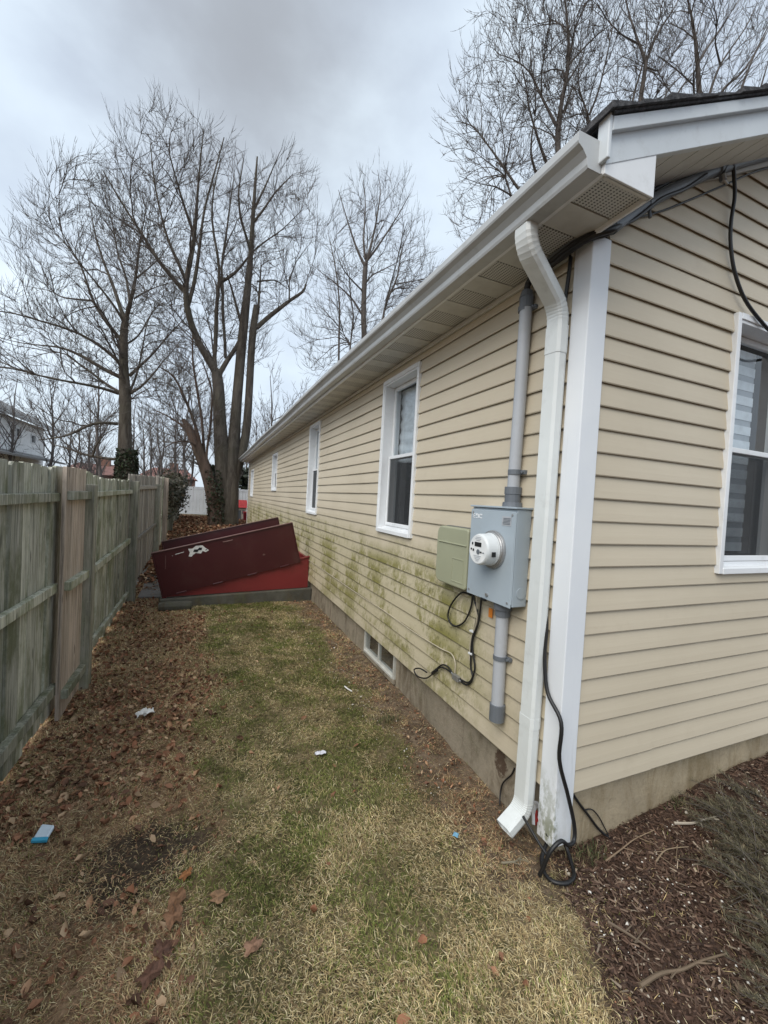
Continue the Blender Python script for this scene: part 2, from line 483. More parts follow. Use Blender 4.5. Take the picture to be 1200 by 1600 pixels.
# ---------------------------------------------------------------- the house
H = thing('house', (0, 0, 0), 'tan vinyl-sided single-storey house with white gutter and concrete foundation', 'house')
COURSE = .1016
L_END = 15.3
EAVE = 2.41
SL = .498
WIN_SIDE = [(1.515, 2.175, 1.0, 2.305), (4.51, 5.11, 1.02, 2.325), (8.33, 9.02, 1.36, 2.19), (13.4, 14.2, 1.16, 2.05)]
WIN_GAB = [(1.035, 1.72, .99, 2.315)]
def side_map(u, w, z): return (-w, u, z)
def gab_map(u, w, z): return (u, -w, z)
def spans(u0, u1, za, zb, holes):
    out = [(u0, u1)]
    for h0, h1, hz0, hz1 in holes:
        if hz1 <= za + .004 or hz0 >= zb - .004: continue
        nxt = []
        for a, b in out:
            if h1 <= a or h0 >= b: nxt.append((a, b)); continue
            if h0 > a: nxt.append((a, h0))
            if h1 < b: nxt.append((h1, b))
        out = nxt
    return out
def board(mb, fn, a, b, z0, z1, amp=0.0, a2=None, b2=None, seg=None, lift=0.0):
    """one clapboard course: proud lip at the bottom, tucked under the next course at the top, with a slight waviness"""
    n = seg or max(1, int((b-a)/.45))
    a2 = a if a2 is None else a2; b2 = b if b2 is None else b2
    prof = [(.001, z0+.011), (.0135, z0+.011), (.0145, z0-.002), (.0172, z0+.003), (.0140, z0+.035), (.0055, z1-.006), (.0, z1+.012)]
    vs = []; fs = []
    for i in range(n+1):
        t = i/n
        for k, (w, z) in enumerate(prof):
            zt = min(1.0, max(0.0, (z-z0)/(z1-z0)))
            u = (a + (a2-a)*zt)*(1-t) + (b + (b2-b)*zt)*t
            wav = amp*(vnoise(u*1.7, z0*9, 1.0, 4)-.5) if 0 < k < 6 else 0
            vs.append(fn(u, w+lift+wav, z + (.0012*(vnoise(u*.9, z0*13, 1, 6)-.5) if k in (2, 3) else 0)))
    k = len(prof)
    for i in range(n):
        for j in range(k-1):
            fs.append((i*k+j, i*k+j+1, (i+1)*k+j+1, (i+1)*k+j))
    fs.append(tuple(range(k))); fs.append(tuple(reversed(range(n*k, n*k+k))))
    mb.add(vs, fs)

def crop_board(mb, fn, a, b, z0, z1, za, zb):
    """the piece of a course left above or below a window"""
    prof = [(.0, z0+.0015), (.0145, z0-.002), (.0165, z0+.004), (.0135, z0+.035), (.0065, z1-.012), (.0, z1)]
    zz = [za] + [q for _, q in prof[2:] if za+.001 < q < zb-.001] + [zb]
    wz = lambda z: float(np.interp(z, [q for _, q in prof[1:]], [w for w, _ in prof[1:]]))
    vs = [fn(u, wz(z), z) for z in zz for u in (a, b)]
    mb.add(vs, [(2*k, 2*k+1, 2*k+3, 2*k+2) for k in range(len(zz)-1)])
    if za <= z0+.001: mb.quad(fn(a, 0, z0+.0015), fn(b, 0, z0+.0015), fn(b, .0145, z0-.002), fn(a, .0145, z0-.002))
def fill_partial(mb, fn, z0, z1, holes):
    for h0, h1, hz0, hz1 in holes:
        if hz1 <= z0+.004 or hz0 >= z1-.004: continue
        if hz0 > z0+.004: crop_board(mb, fn, h0, h1, z0, z1, z0, hz0)
        if hz1 < z1-.004: crop_board(mb, fn, h0, h1, z0, z1, hz1, z1)
# side wall: sheathing with openings, then one mesh for each siding course
mb = MB()
zs = sorted({0.0, EAVE+.1, *[h for w in WIN_SIDE for h in w[2:]]})
for za, zb in zip(zs, zs[1:]):
    for a, b in spans(.02, L_END-.02, za, zb, WIN_SIDE):
        mb.box(.004, .10, a, b, za, zb)
side_wall = mb.build('side_wall', M['dark'], H)
ncourse = int(EAVE/COURSE)+1
for i in range(ncourse):
    z0 = i*COURSE; z1 = min(z0+COURSE, EAVE+.03)
    for a, b in spans(.072, L_END-.08, z0, z1, WIN_SIDE):
        cuts = [a]; q = (i*1.37) % 3.66 + .9        # staggered lap joints, one end riding over the next
        while q < b-.3:
            if q > a+.3: cuts.append(q)
            q += 3.66
        cuts.append(b)
        for k, (c0, c1) in enumerate(zip(cuts, cuts[1:])):
            mb = MB(); board(mb, side_map, c0, c1+(.02 if k % 2 == 0 and c1 < b else 0), z0, z1, .005, lift=.0022 if k % 2 == 0 else 0)
            mb.build('siding_board', M['side'], side_wall)
    for h in WIN_SIDE:
        mb = MB(); fill_partial(mb, side_map, z0, z1, [h])
        if mb.v: mb.build('siding_board', M['side'], side_wall)
# gable wall
HW = 8.4
mb = MB()
zs = sorted({0.0, EAVE+.1, *[h for w in WIN_GAB for h in w[2:]]})
for za, zb in zip(zs, zs[1:]):
    for a, b in spans(.02, HW, za, zb, WIN_GAB):
        mb.box(a, b, .004, .10, za, zb)
mb.add([(0,.004,EAVE+.1),(HW,.004,EAVE+.1),(HW/2,.004,EAVE+.1+SL*HW/2),(0,.10,EAVE+.1),(HW,.10,EAVE+.1),(HW/2,.10,EAVE+.1+SL*HW/2)],[(0,1,2),(5,4,3),(0,3,4,1),(1,4,5,2),(2,5,3,0)])
gable_wall = mb.build('gable_wall', M['dark'], H)
def rake_x(z): return (z-2.40)/SL-.291
i = 0
while True:
    z0 = i*COURSE; z1 = z0+COURSE
    a = max(.082, rake_x(z0)-.02); a2 = max(.082, rake_x(z1)-.02)
    if a > HW/2-.15: break
    ss = spans(a, HW-a, z0, z1, WIN_GAB)
    for q, (s0, s1) in enumerate(ss):
        m0 = a2 if q == 0 else s0; m1 = HW-a2 if q == len(ss)-1 else s1
        if i in (0, 1):            # the two lowest courses are lapped: one end rides over the next
            j = .59
            mb = MB(); board(mb, gab_map, s0, j+.012, z0, z1, .004, lift=.003); mb.build('siding_board', M['gab'], gable_wall)
            mb = MB(); board(mb, gab_map, j, s1, z0, z1, .004); mb.build('siding_board', M['gab'], gable_wall)
        else:
            mb = MB(); board(mb, gab_map, s0, s1, z0, z1, .004, m0, m1)
            mb.build('siding_board', M['gab'], gable_wall)
    mb = MB(); fill_partial(mb, gab_map, z0, z1, WIN_GAB)
    if mb.v: mb.build('siding_board', M['gab'], gable_wall)
    i += 1

# foundation
mb = MB()
mb.box(.035, .30, .035, 1.745, -1.0, .01); mb.box(.035, .30, 2.455, L_END-.03, -1.0, .01)
mb.box(.035, .30, 1.745, 2.455, -1.0, -.225)
mb.build('foundation_side', M['conc'], H)
mb = MB(); mb.box(.037, HW-.04, .032, .30, -1.0, .01); mb.build('foundation_front', M['conc2'], H)
# corner boards
def corner_mat():
    m = Mat('corner_board_white')
    x, y, z = m.sep()
    col = m.mix(m.ramp(m.noise(2, 4), .35, .7), (.70,.73,.77), (.76,.785,.81))
    f = m.math('MULTIPLY', m.ramp(m.math('ADD', z, m.math('MULTIPLY', m.noise(5, 4), .35)), .34, .02), m.ramp(m.noise(1, 6, .75, m.vec((28,28,12))), .42, .58))
    f = m.math('MULTIPLY', f, m.ramp(x, .012, -.012, .12, 1))
    col = m.mix(m.math('MULTIPLY', f, .85), col, (.20,.215,.13))
    col = m.mix(m.ramp(m.noise(1.0, 5, .7, m.vec((20,20,1.4))), .58, .8, 0, .35), col, (.42,.43,.45))
    return m.done(col, .42, m.noise(1, 3, .5, m.vec((4,4,90))), .06, .002)
M['corner'] = corner_mat()
mb = MB()
prof = [(-.021,-.021),(.088,-.021),(.088,.02),(.02,.02),(.02,.073),(-.021,.073)]
mb.prism(prof, lambda p, q, t: (p, q, t), -.225, EAVE+.02)
mb.build('corner_board', M['corner'], H, bevel=.004)
mb = MB(); mb.box(-.021, .05, L_END-.09, L_END+.02, -.2, EAVE+.02); mb.build('corner_board', M['corner'], H, bevel=.004)

# windows
def make_window(fn, u0, u1, z0, z1, blinds, name_label=None, lip=.034, sash_gap=True):
    W = bpy.data.objects.new('window', None); COL.objects.link(W); W.parent = H
    W.location = fn((u0+u1)/2, 0, z0)
    if name_label: W['label'] = name_label
    def bx(mb, ua, ub, wa, wb, za, zb, mi=0):
        p = [fn(u, w, z) for z in (za, zb) for u, w in ((ua, wa), (ub, wa), (ub, wb), (ua, wb))]
        mb.hexa(p, mi)
    c = .03
    mb = MB()
    for ua, ub, za, zb in ((u0-c+.012, u0+.012, z0-.02, z1+.018), (u1-.012, u1+c-.012, z0-.02, z1+.018)):
        bx(mb, ua, ub, -.02, lip, za, zb)
    bx(mb, u0+.012, u1-.012, -.02, lip+.002, z1-.012, z1+.02); bx(mb, u0+.012, u1-.012, -.02, lip+.004, z0-.022, z0+.010)
    mb.build('casing', M['vinyl'], W, bevel=.003)
    mb = MB()
    bx(mb, u0+.012, u0+.026, -.13, lip-.006, z0+.01, z1-.012); bx(mb, u1-.026, u1-.012, -.13, lip-.006, z0+.01, z1-.012)
    bx(mb, u0+.026, u1-.026, -.13, lip-.006, z1-.028, z1-.012)
    mb.build('jamb', M['vinyl'], W, bevel=.002)
    mb = MB()
    p = [fn(u, w, z) for z, dz in ((z0-.004, 0), (z0+.012, 1)) for u, w in ((u0+.026, -.13), (u1-.026, -.13), (u1-.026, lip-.006), (u0+.026, lip-.006))]
    p[4] = fn(u0+.026, -.13, z0+.034); p[5] = fn(u1-.026, -.13, z0+.034)
    mb.hexa(p); bx(mb, u0+.03, u1-.03, -.035, -.028, z0+.022, z0+.034); bx(mb, u0+.03, u1-.03, -.012, -.006, z0+.016, z0+.026)
    mb.build('sill', M['vinyl'], W, bevel=.0015)
    zm = z0+.03+(z1-z0-.05)*.485
    a, b = u0+.027, u1-.027
    def sash(name, ua, ub, za, zb, w, t=.032, d=.026):
        mb = MB()
        bx(mb, ua, ua+t, w-d, w, za, zb); bx(mb, ub-t, ub, w-d, w, za, zb)
        bx(mb, ua+t, ub-t, w-d, w-.001, za, za+t*1.1); bx(mb, ua+t, ub-t, w-d, w-.001, zb-t, zb)
        return mb.build(name, M['vinyl'], W, bevel=.003)
    sash('upper_sash', a, b, zm-.012, z1-.03, -.062)
    sash('lower_sash', a+.004, b-.004, z0+.036, zm+.02, -.034, .028, .022)
    mb = MB(); mb.quad(fn(a+.03, -.075, zm+.02), fn(b-.03, -.075, zm+.02), fn(b-.03, -.075, z1-.06), fn(a+.03, -.075, z1-.06)); mb.build('pane', M['glass'], W, fix=False)
    mb = MB(); mb.quad(fn(a+.028, -.099, z0+.06), fn(b-.028, -.099, z0+.06), fn(b-.028, -.099, zm), fn(a+.028, -.099, zm)); mb.build('pane', M['glass'], W, fix=False)
    mb = MB(); mb.quad(fn(a+.03, -.044, z0+.064), fn(b-.03, -.044, z0+.064), fn(b-.03, -.044, zm), fn(a+.03, -.044, zm)); mb.build('screen', M['screen'], W, fix=False)
    mb = MB()       # the dim room behind
    bx(mb, u0, u1, -1.2, -1.16, z0-.2, z1+.1); bx(mb, u0-.01, u0+.004, -1.2, -.13, z0-.2, z1+.1); bx(mb, u1-.004, u1+.01, -1.2, -.13, z0-.2, z1+.1)
    bx(mb, u0, u1, -1.2, -.13, z1+.0, z1+.03); bx(mb, u0, u1, -1.2, -.13, z0-.2, z0-.1)
    mb.build('interior', M['dark'], W)
    if blinds == 'zebra':
        z = z1-.05; k = 0
        while z > z0+.09:
            h = .052 if k % 2 == 0 else .036
            mb = MB(); off = .004*(k % 2)
            bx(mb, a+.03, a+(b-a)*.80, -.150-off, -.146-off, z-h, z)
            mb.build('blind_band', M['blind'] if k % 2 == 0 else M['blind2'], W)
            z -= h; k += 1
    elif blinds == 'shade':
        mb = MB(); n = 26; vs = []; ua, ub = a-.015, b+.015
        for i in range(n+1):
            t = i/n; z = z1-.05-(z1-.05-zm+.02)*t
            for j in range(9):
                s = j/8
                w = -.145 + .008*math.sin(t*38+s*2.2+math.sin(s*7)*.8) + .006*math.sin(s*9+t*5)
                vs.append(fn(ua+(ub-ua)*s, w, z-.02*math.sin(s*math.pi)*t))
        fs = [(i*9+j, i*9+j+1, (i+1)*9+j+1, (i+1)*9+j) for i in range(n) for j in range(8)]
        mb.add(vs, fs); mb.build('shade', M['blind'], W, smooth=True, fix=False)
        mb = MB(); vs = []
        for i in range(7):
            z = z0+.05+(zm-z0-.05)*i/6
            for j in range(13):
                s = j/12
                vs.append(fn(a+(b-a)*(.02+s*(.62-.15*i/6)), -.22+.02*math.sin(s*26), z))
        mb.add(vs, [(i*13+j, i*13+j+1, (i+1)*13+j+1, (i+1)*13+j) for i in range(6) for j in range(12)])
        mb.build('curtain', flat('dark_curtain', (.10,.11,.14), .9), W, smooth=True, fix=False)
    return W
make_window(side_map, *WIN_SIDE[0], 'shade', 'tall side window nearest the meter box')
make_window(side_map, *WIN_SIDE[1], 'shade', 'second side window')
make_window(side_map, *WIN_SIDE[2], 'shade', 'small third side window')
make_window(side_map, *WIN_SIDE[3], 'shade', 'farthest side window')
make_window(gab_map, *WIN_GAB[0], 'zebra', 'gable window with banded blind')

# basement window
W = bpy.data.objects.new('window', None); COL.objects.link(W); W.parent = H; W.location = (0, 2.1, -.22); W['label'] = 'low two-pane basement window'
mb = MB()
y0, y1, z0, z1 = 1.745, 2.455, -.225, .006
mb.box(.014, .075, y0, y0+.022, z0, z1); mb.box(.014, .075, y1-.022, y1, z0, z1); mb.box(.014, .075, y0+.022, y1-.022, z1-.016, z1-.001); mb.box(.006, .075, y0+.022, y1-.022, z0, z0+.020)
mb.build('frame', M['oldvinyl'], W, bevel=.003)
mb = MB(); mb.box(.018, .05, 2.088, 2.106, z0+.020, z1-.016); mb.build('mullion', M['oldvinyl'], W, bevel=.002)
for a, b in ((y0+.022, 2.088), (2.106, y1-.022)):
    mb = MB(); mb.box(.024, .040, a, b, z0+.020, z0+.034); mb.build('sash_rail', M['oldvinyl'], W)
    mb = MB(); mb.quad((.030, b, z0+.034), (.030, a, z0+.034), (.030, a, z1-.016), (.030, b, z1-.016)); mb.build('pane', M['glass'], W, fix=False)
mb = MB(); mb.box(.4, .42, y0, y1, z0-.1, z1); mb.build('interior', M['dark'], W)
mb = MB(); mb.box(.010, .034, 1.735, 2.465, -.262, -.2265); mb.build('sill', M['conc'], W, bevel=.005)

# soffit of the eave: grooved panels, every other strip perforated
mb = MB(); mb.box(-.275, -.052, -.271, -.012, EAVE+.012, EAVE+.03); mb.box(-.275, -.004, -.012, L_END+.2, EAVE+.012, EAVE+.03)
soffit = mb.build('soffit', M['dark'], H)
def soffit_panel(vented, xi):
    mb = MB(); dz = .0015 if vented else 0
    mb.box(-.274, xi, .003, .142, EAVE+dz, EAVE+.011, 0)
    mb.box(-.274, xi, 0, .003, EAVE+.008, EAVE+.011, 0); mb.box(-.274, xi, .142, .145, EAVE+.008, EAVE+.011, 0)
    return mb.build('soffit_panel', M['vent'] if vented else M['soffit'], soffit)
pan = {(v, x): soffit_panel(v, x) for v in (True, False) for x in (-.05, -.005)}
used = set(); k = 0; y = -.272
while y < L_END+.05:
    key = (k % 2 == 0, -.05 if y < -.01 else -.005)
    o = pan[key]
    if key in used: o = pan[key].copy(); COL.objects.link(o); o.parent = soffit
    used.add(key); o.location = (0, y, 0); y += .145; k += 1
mb = MB(); mb.box(-.036, -.017, .075, L_END-.1, EAVE-.030, EAVE-.002); mb.build('soffit_channel', M['soffit'], H, bevel=.003)

# fascia, gutter and its hangers
mb = MB(); mb.box(-.292, -.276, -.285, L_END+.25, EAVE-.012, EAVE+.12); mb.build('fascia', M['white'], H, bevel=.002)
def gut_z(y): return .03*float(sstep(0, 4, y)) + .004*math.sin(y*.9)
mb = MB()
prof = [(-.293, .105), (-.293, 0), (-.352, 0), (-.357, .010), (-.360, .032), (-.378, .052), (-.398, .064), (-.402, .072), (-.402, .098), (-.398, .104), (-.392, .102), (-.395, .074), (-.372, .058), (-.354, .036), (-.350, .006), (-.298, .006), (-.298, .105)]
ys = [-.278 + (L_END+.30+.278)*t/60 for t in range(61)]
vs = []; fs = []; n = len(prof)
for y in ys:
    vs += [(p + .003*math.sin(y*1.3), y, 2.397+q+gut_z(y)) for p, q in prof]
for i in range(60):
    fs += [(i*n+k, i*n+(k+1) % n, (i+1)*n+(k+1) % n, (i+1)*n+k) for k in range(n)]
mb.add(vs, fs)
gutter = mb.build('gutter', M['gutter'], H)
mb = MB()
outer = prof[:10]
mb.prism([(p, q) for p, q in outer], lambda p, q, t: (p-.001, t, 2.397+q), -.281, -.276)
mb.build('end_cap', M['gutter'], gutter, bevel=.001)

# downspout
def rect_sweep(mb, path, w, t, rib=None):
    path = [Vector(p) for p in path]; N = len(path); vs = []; fs = []
    sec = [(-.5,-.2),(-.45,-.38),(-.33,-.48),(-.2,-.5),(-.06,-.5),(0,-.45),(.06,-.5),(.2,-.5),(.33,-.48),(.45,-.38),(.5,-.2),(.5,.3),(.38,.5),(-.38,.5),(-.5,.3)]
    n = len(sec)
    for i, p in enumerate(path):
        d = (path[min(i+1, N-1)]-path[max(i-1, 0)]).normalized()
        yv = Vector((0, 1, 0)); yv = (yv-d*yv.dot(d)).normalized(); xv = yv.cross(d)
        s = 1 + (rib[i] if rib else 0)
        vs += [p + yv*(a*w*s) + xv*(b*t*s) for a, b in sec]
    for i in range(N-1): fs += [(i*n+k, i*n+(k+1) % n, (i+1)*n+(k+1) % n, (i+1)*n+k) for k in range(n)]
    mb.add(vs, fs)
def elbow(p0, d0, p1, d1, n=14):
    out = []
    p0, d0, p1, d1 = Vector(p0), Vector(d0), Vector(p1), Vector(d1)
    for i in range(n+1):
        t = i/n
        h = (p1-p0).length*1.0
        out.append((2*t**3-3*t*t+1)*p0 + (t**3-2*t*t+t)*h*d0 + (-2*t**3+3*t*t)*p1 + (t**3-t*t)*h*d1)
    return out
DW, DT = .086, .062
def arc_path(p, h, turn, R, n=12):
    """points of a bend: from straight down toward horizontal direction h through angle turn (or back, if turn < 0)"""
    p, h = Vector(p), Vector(h).normalized(); out = []
    for i in range(1, n+1):
        t = i/n
        if turn > 0:
            a = turn*t; out.append(p + h*(R*(1-math.cos(a))) + Vector((0,0,-1))*(R*math.sin(a)))
        else:
            a0 = -turn; a = a0*(1-t)
            out.append(p + h*(R*(math.cos(a)-math.cos(a0))) + Vector((0,0,-1))*(R*(math.sin(a0)-math.sin(a))))
    return out
mb = MB()
A60 = math.radians(58); hd = Vector((.262, .067, 0))
path = [Vector((-.318, .045, 2.405)), Vector((-.318, .045, 2.388))]
path += arc_path(path[-1], hd, A60, .11)
sl_len = (hd.length-2*.11*(1-math.cos(A60)))/math.sin(A60)
sd = hd.normalized()*math.sin(A60)+Vector((0,0,-1))*math.cos(A60)
path += [path[-1]+sd*sl_len*.33, path[-1]+sd*sl_len*.66, path[-1]+sd*sl_len]
path += arc_path(path[-1], hd, -A60, .11)
path += [path[-1]+Vector((0,0,-.06))]
rib = [0]*len(path)
for i in range(3, 13): rib[i] = .02 if i % 2 else -.008
for i in range(18, 28): rib[i] = .02 if i % 2 else -.008
rect_sweep(mb, path, DW, DT, rib)
ds = mb.build('downspout', M['green_ds'], H, smooth=False)
mb = MB(); rect_sweep(mb, [(-.056, .112, 2.075), (-.056, .112, 1.965), (-.056, .1125, 1.955)], DW*1.06, DT*1.06); mb.build('pipe_collar', M['green_ds'], ds)
mb = MB(); rect_sweep(mb, [(-.056, .112, 1.97), (-.054, .118, 1.2), (-.052, .124, .35), (-.052, .126, .26)], DW, DT); mb.build('pipe_length', M['green_ds'], ds)
mb = MB(); rect_sweep(mb, [(-.052, .126, .305), (-.052, .126, .265), (-.052, .126, .255)], DW*1.05, DT*1.05); mb.build('pipe_collar', M['green_ds'], ds)
mb = MB()
lower = [Vector((-.052, .126, .27)), Vector((-.054, .128, -.085))]
lower += arc_path(lower[-1], (-1, -.07, 0), math.radians(58), .085, 14)
lower.append(lower[-1] + (Vector((-1,-.07,0)).normalized()*math.sin(math.radians(58))+Vector((0,0,-1))*math.cos(math.radians(58)))*.085)
rib = [0]*len(lower)
for i in range(3, 15): rib[i] = .022 if i % 2 else -.008
rect_sweep(mb, lower, DW, DT, rib)
o = mb.build('outlet_elbow', M['green_ds'], ds)
for o in (ds, *ds.children):
    md = o.modifiers.new('wall', 'SOLIDIFY'); md.thickness = .0015

# rake: upper and lower boards, cornice return, rake soffit, roof
def rk(x, dz): return 2.419+SL*(x+.291)+dz
XR = HW/2
mb = MB()
mb.hexa([(-.291,-.297,rk(-.291,0)),(XR,-.297,rk(XR,0)),(XR,-.270,rk(XR,0)),(-.291,-.270,rk(-.291,0)),
         (-.291,-.297,rk(-.291,.115)),(XR,-.297,rk(XR,.115)),(XR,-.270,rk(XR,.115)),(-.291,-.270,rk(-.291,.115))])
mb.build('rake_board', M['rake'], H, bevel=.002)
mb = MB()
mb.hexa([(-.293,-.318,rk(-.293,.096)),(XR,-.318,rk(XR,.096)),(XR,-.2965,rk(XR,.096)),(-.293,-.2965,rk(-.293,.096)),
         (-.293,-.318,rk(-.293,.142)),(XR,-.318,rk(XR,.142)),(XR,-.2965,rk(XR,.142)),(-.293,-.2965,rk(-.293,.142))])
mb.build('rake_board', M['rake'], H, bevel=.002)
mb = MB()
mb.add([(-.2915,-.2945,2.392),(-.045,-.2945,2.392),(-.045,-.2945,rk(-.045,.02)),(-.2915,-.2945,rk(-.2915,.004)),
        (-.2915,-.284,2.392),(-.045,-.284,2.392),(-.045,-.284,rk(-.045,.02)),(-.2915,-.284,rk(-.2915,.004))],
       [(0,1,2,3),(7,6,5,4),(0,4,5,1),(1,5,6,2),(2,6,7,3),(3,7,4,0)])
mb.build('cornice_return', M['white'], H, bevel=.0015)
mb = MB(); mb.box(-.055, -.045, -.2835, -.022, 2.392, 2.55); mb.build('cornice_return', M['white'], H)
mb = MB(); mb.box(-.308, -.2925, -.316, -.270, 2.425, 2.572); mb.build('rake_end_cap', M['rake'], H, bevel=.004)
mb = MB(); mb.box(-.275, -.05, -.288, -.272, 2.392, 2.411); mb.build('soffit_channel', M['soffit'], H)
mb = MB()
x = -.05
while x < XR:
    b = min(x+.145, XR)
    mb.hexa([(x,-.272,rk(x,.006)),(b-.006,-.272,rk(b-.006,.006)),(b-.006,.012,rk(b-.006,.006)),(x,.012,rk(x,.006)),
             (x,-.272,rk(x,.016)),(b,-.272,rk(b,.016)),(b,.012,rk(b,.016)),(x,.012,rk(x,.016))])
    x = b
mb.build('rake_soffit', M['soffit'], H)
mb = MB(); a, b = .09, XR
mb.hexa([(a,-.034,rk(a,-.024)),(b,-.034,rk(b,-.024)),(b,-.0175,rk(b,-.024)),(a,-.0175,rk(a,-.024)),(a,-.034,rk(a,.004)),(b,-.034,rk(b,.004)),(b,-.0175,rk(b,.004)),(a,-.0175,rk(a,.004))])
mb.build('soffit_channel', M['soffit'], H)
m = Mat('asphalt_shingle')
M['shingle'] = m.done(m.mix(m.ramp(m.noise(40, 6, .8), .35, .7), (.035,.036,.04), (.11,.11,.115)), .95, m.noise(120, 4), .8, .006, spec=.2)
mb = MB()
rt = .146
mb.add([(-.30,-.325,rk(-.30,rt)),(XR,-.325,rk(XR,rt)),(XR,L_END+.3,rk(XR,rt)),(-.30,L_END+.3,rk(-.30,rt)),
        (-.30,-.325,rk(-.30,rt+.008)),(XR,-.325,rk(XR,rt+.008)),(XR,L_END+.3,rk(XR,rt+.008)),(-.30,L_END+.3,rk(-.30,rt+.008))],
       [(0,3,2,1),(4,5,6,7),(0,1,5,4),(1,2,6,5),(2,3,7,6),(3,0,4,7)])
mb.add([(XR,-.325,rk(XR,rt-.03)),(HW+.3,-.325,rk(-.30,rt-.03)),(HW+.3,L_END+.3,rk(-.30,rt-.03)),(XR,L_END+.3,rk(XR,rt-.03)),
        (XR,-.325,rk(XR,rt)),(HW+.3,-.325,rk(-.30,rt)),(HW+.3,L_END+.3,rk(-.30,rt)),(XR,L_END+.3,rk(XR,rt))],
       [(0,3,2,1),(4,5,6,7),(0,1,5,4),(1,2,6,5),(2,3,7,6),(3,0,4,7)])
roof = mb.build('roof', M['shingle'], H)
k = 0; x = -.325
while x < XR-.02:
    b = min(x+.135, XR); mb = MB(); rr = random.Random(k)
    h0 = .030+.012*rr.random(); e = -.330-.012*rr.random()
    n = 46; yy = [e] + [-.2+(L_END+.5)*q/n + rr.uniform(-.06, .06) for q in range(1, n)] + [L_END+.31]
    for q in range(n):
        dz = .004*rr.random()
        ya, yb = yy[q], yy[q+1]-.004
        mb.hexa([(x,ya,rk(x,rt+.009)),(b,ya,rk(b,rt+.009)),(b,yb,rk(b,rt+.009)),(x,yb,rk(x,rt+.009)),
                 (x,ya,rk(x,rt+h0+dz-.01)),(b,ya,rk(b,rt+.012+dz)),(b,yb,rk(b,rt+.012+dz)),(x,yb,rk(x,rt+h0+dz-.01))])
    mb.build('shingle_course', M['shingle'], roof, fix=False)
    x = b; k += 1
mb = MB(); mb.box(.12, HW-.1, .14, L_END-.1, -.9, -.3); mb.build('inner_light_block', M['dark'], H)  # unseen dark box added inside the house to block light
mb = MB(); mb.box(1.25, 1.27, 1.3, L_END-.05, -.3, 2.6); mb.box(.6, HW, L_END-.10, L_END-.02, 0, 2.6); mb.box(HW-.1, HW, .1, L_END, -.3, 2.55); mb.box(.1, .14, L_END-.1, L_END-.02, -.3, 2.6); mb.build('inner_wall', M['dark'], H)

# ---------------------------------------------------------------- things on the house wall
W0 = -.017      # face of the siding on the side wall
# electric meter box
T = thing('meter_box', (-.06, .415, .775), 'grey steel electric meter box with round glass meter on the side wall', 'meter box')
mb = MB(); mb.box(-.104, W0, .237, .597, .778, 1.252); mb.build('enclosure', M['box'], T, bevel=.004)
mb = MB(); mb.box(-.112, -.1045, .243, .602, .772, 1.240); mb.build('cover', M['box'], T, bevel=.003)
mb = MB(); mb.box(-.118, W0+.004, .230, .606, 1.2525, 1.262); mb.build('lid_hood', M['box'], T, bevel=.002)
mb = MB(); mb.box(-.111, -.106, .236, .2425, .79, 1.235); mb.build('side_flange', M['box'], T, bevel=.001)
def disc(mb, c, r0, r1, x0, x1, n=40, mi=0):
    vs = [(x, c[0]+r*math.cos(2*math.pi*k/n), c[1]+r*math.sin(2*math.pi*k/n)) for x, r in ((x0, r0), (x1, r1)) for k in range(n)]
    fs = [(k, (k+1) % n, n+(k+1) % n, n+k) for k in range(n)] + [tuple(reversed(range(n))), tuple(n+k for k in range(n))]
    mb.add(vs, fs, mi)
MC = (.392, 1.040)
mb = MB(); disc(mb, MC, .099, .097, -.1125, -.126); disc(mb, MC, .092, .088, -.126, -.134); mb.build('meter_ring', M['steel'], T, bevel=.002)
M['meter'] = painted('meter_plastic', (.66,.69,.70), rough=.25, damt=.05)
mb = MB(); disc(mb, MC, .084, .084, -.134, -.142); disc(mb, MC, .081, .079, -.142, -.196); disc(mb, MC, .079, .074, -.196, -.206); meter = mb.build('meter', M['meter'], T, bevel=.0015, smooth=False)
m = Mat('meter_face'); M['mface'] = m.done(m.mix(m.ramp(m.noise(20, 3), .3, .7), (.72,.74,.75), (.80,.81,.81)), .25)
mb = MB(); disc(mb, MC, .071, .071, -.2062, -.2075); mb.build('dial_face', M['mface'], meter)
xf = -.2085
def mk(name, y0, y1, z0, z1, mat, x=xf, th=.0012, parent=meter):
    mb = MB(); mb.box(x-th, x, MC[0]+y0, MC[0]+y1, MC[1]+z0, MC[1]+z1); return mb.build(name, mat, parent)
mk('display', -.028, .026, .014, .036, M['black'])
mk('mark', .040, .050, .020, .032, M['black'])
mk('mark', .030, .041, -.012, .000, M['black']); mk('mark', .049, .058, -.008, .002, M['black'])
mb = MB(); disc(mb, (MC[0]-.005, MC[1]-.012), .013, .013, xf, xf-.0015, 20); mb.build('reset_button', M['pvcd'], meter)
mk('mark', -.034, -.022, -.016, -.008, M['black']); mk('mark', -.052, -.042, -.016, -.010, M['pvcd'])
for q, (w, z) in enumerate(((.050,.052),(.034,.044),(.060,-.034),(.048,-.042),(.036,-.050),(.022,-.058),(.040, .060))):
    mk('printed_line', -w/2, w/2, z, z+.0022, M['pvc'])
# small barcode plate on the side of the glass cover
mb = MB(); mb.hexa([(-.182, MC[0]-.0795, MC[1]-.028), (-.160, MC[0]-.0795, MC[1]-.028), (-.160, MC[0]-.083, MC[1]-.028), (-.182, MC[0]-.083, MC[1]-.028),
                    (-.182, MC[0]-.0795, MC[1]-.004), (-.160, MC[0]-.0795, MC[1]-.004), (-.160, MC[0]-.083, MC[1]-.004), (-.182, MC[0]-.083, MC[1]-.004)]); mb.build('side_plate', M['black'], meter)
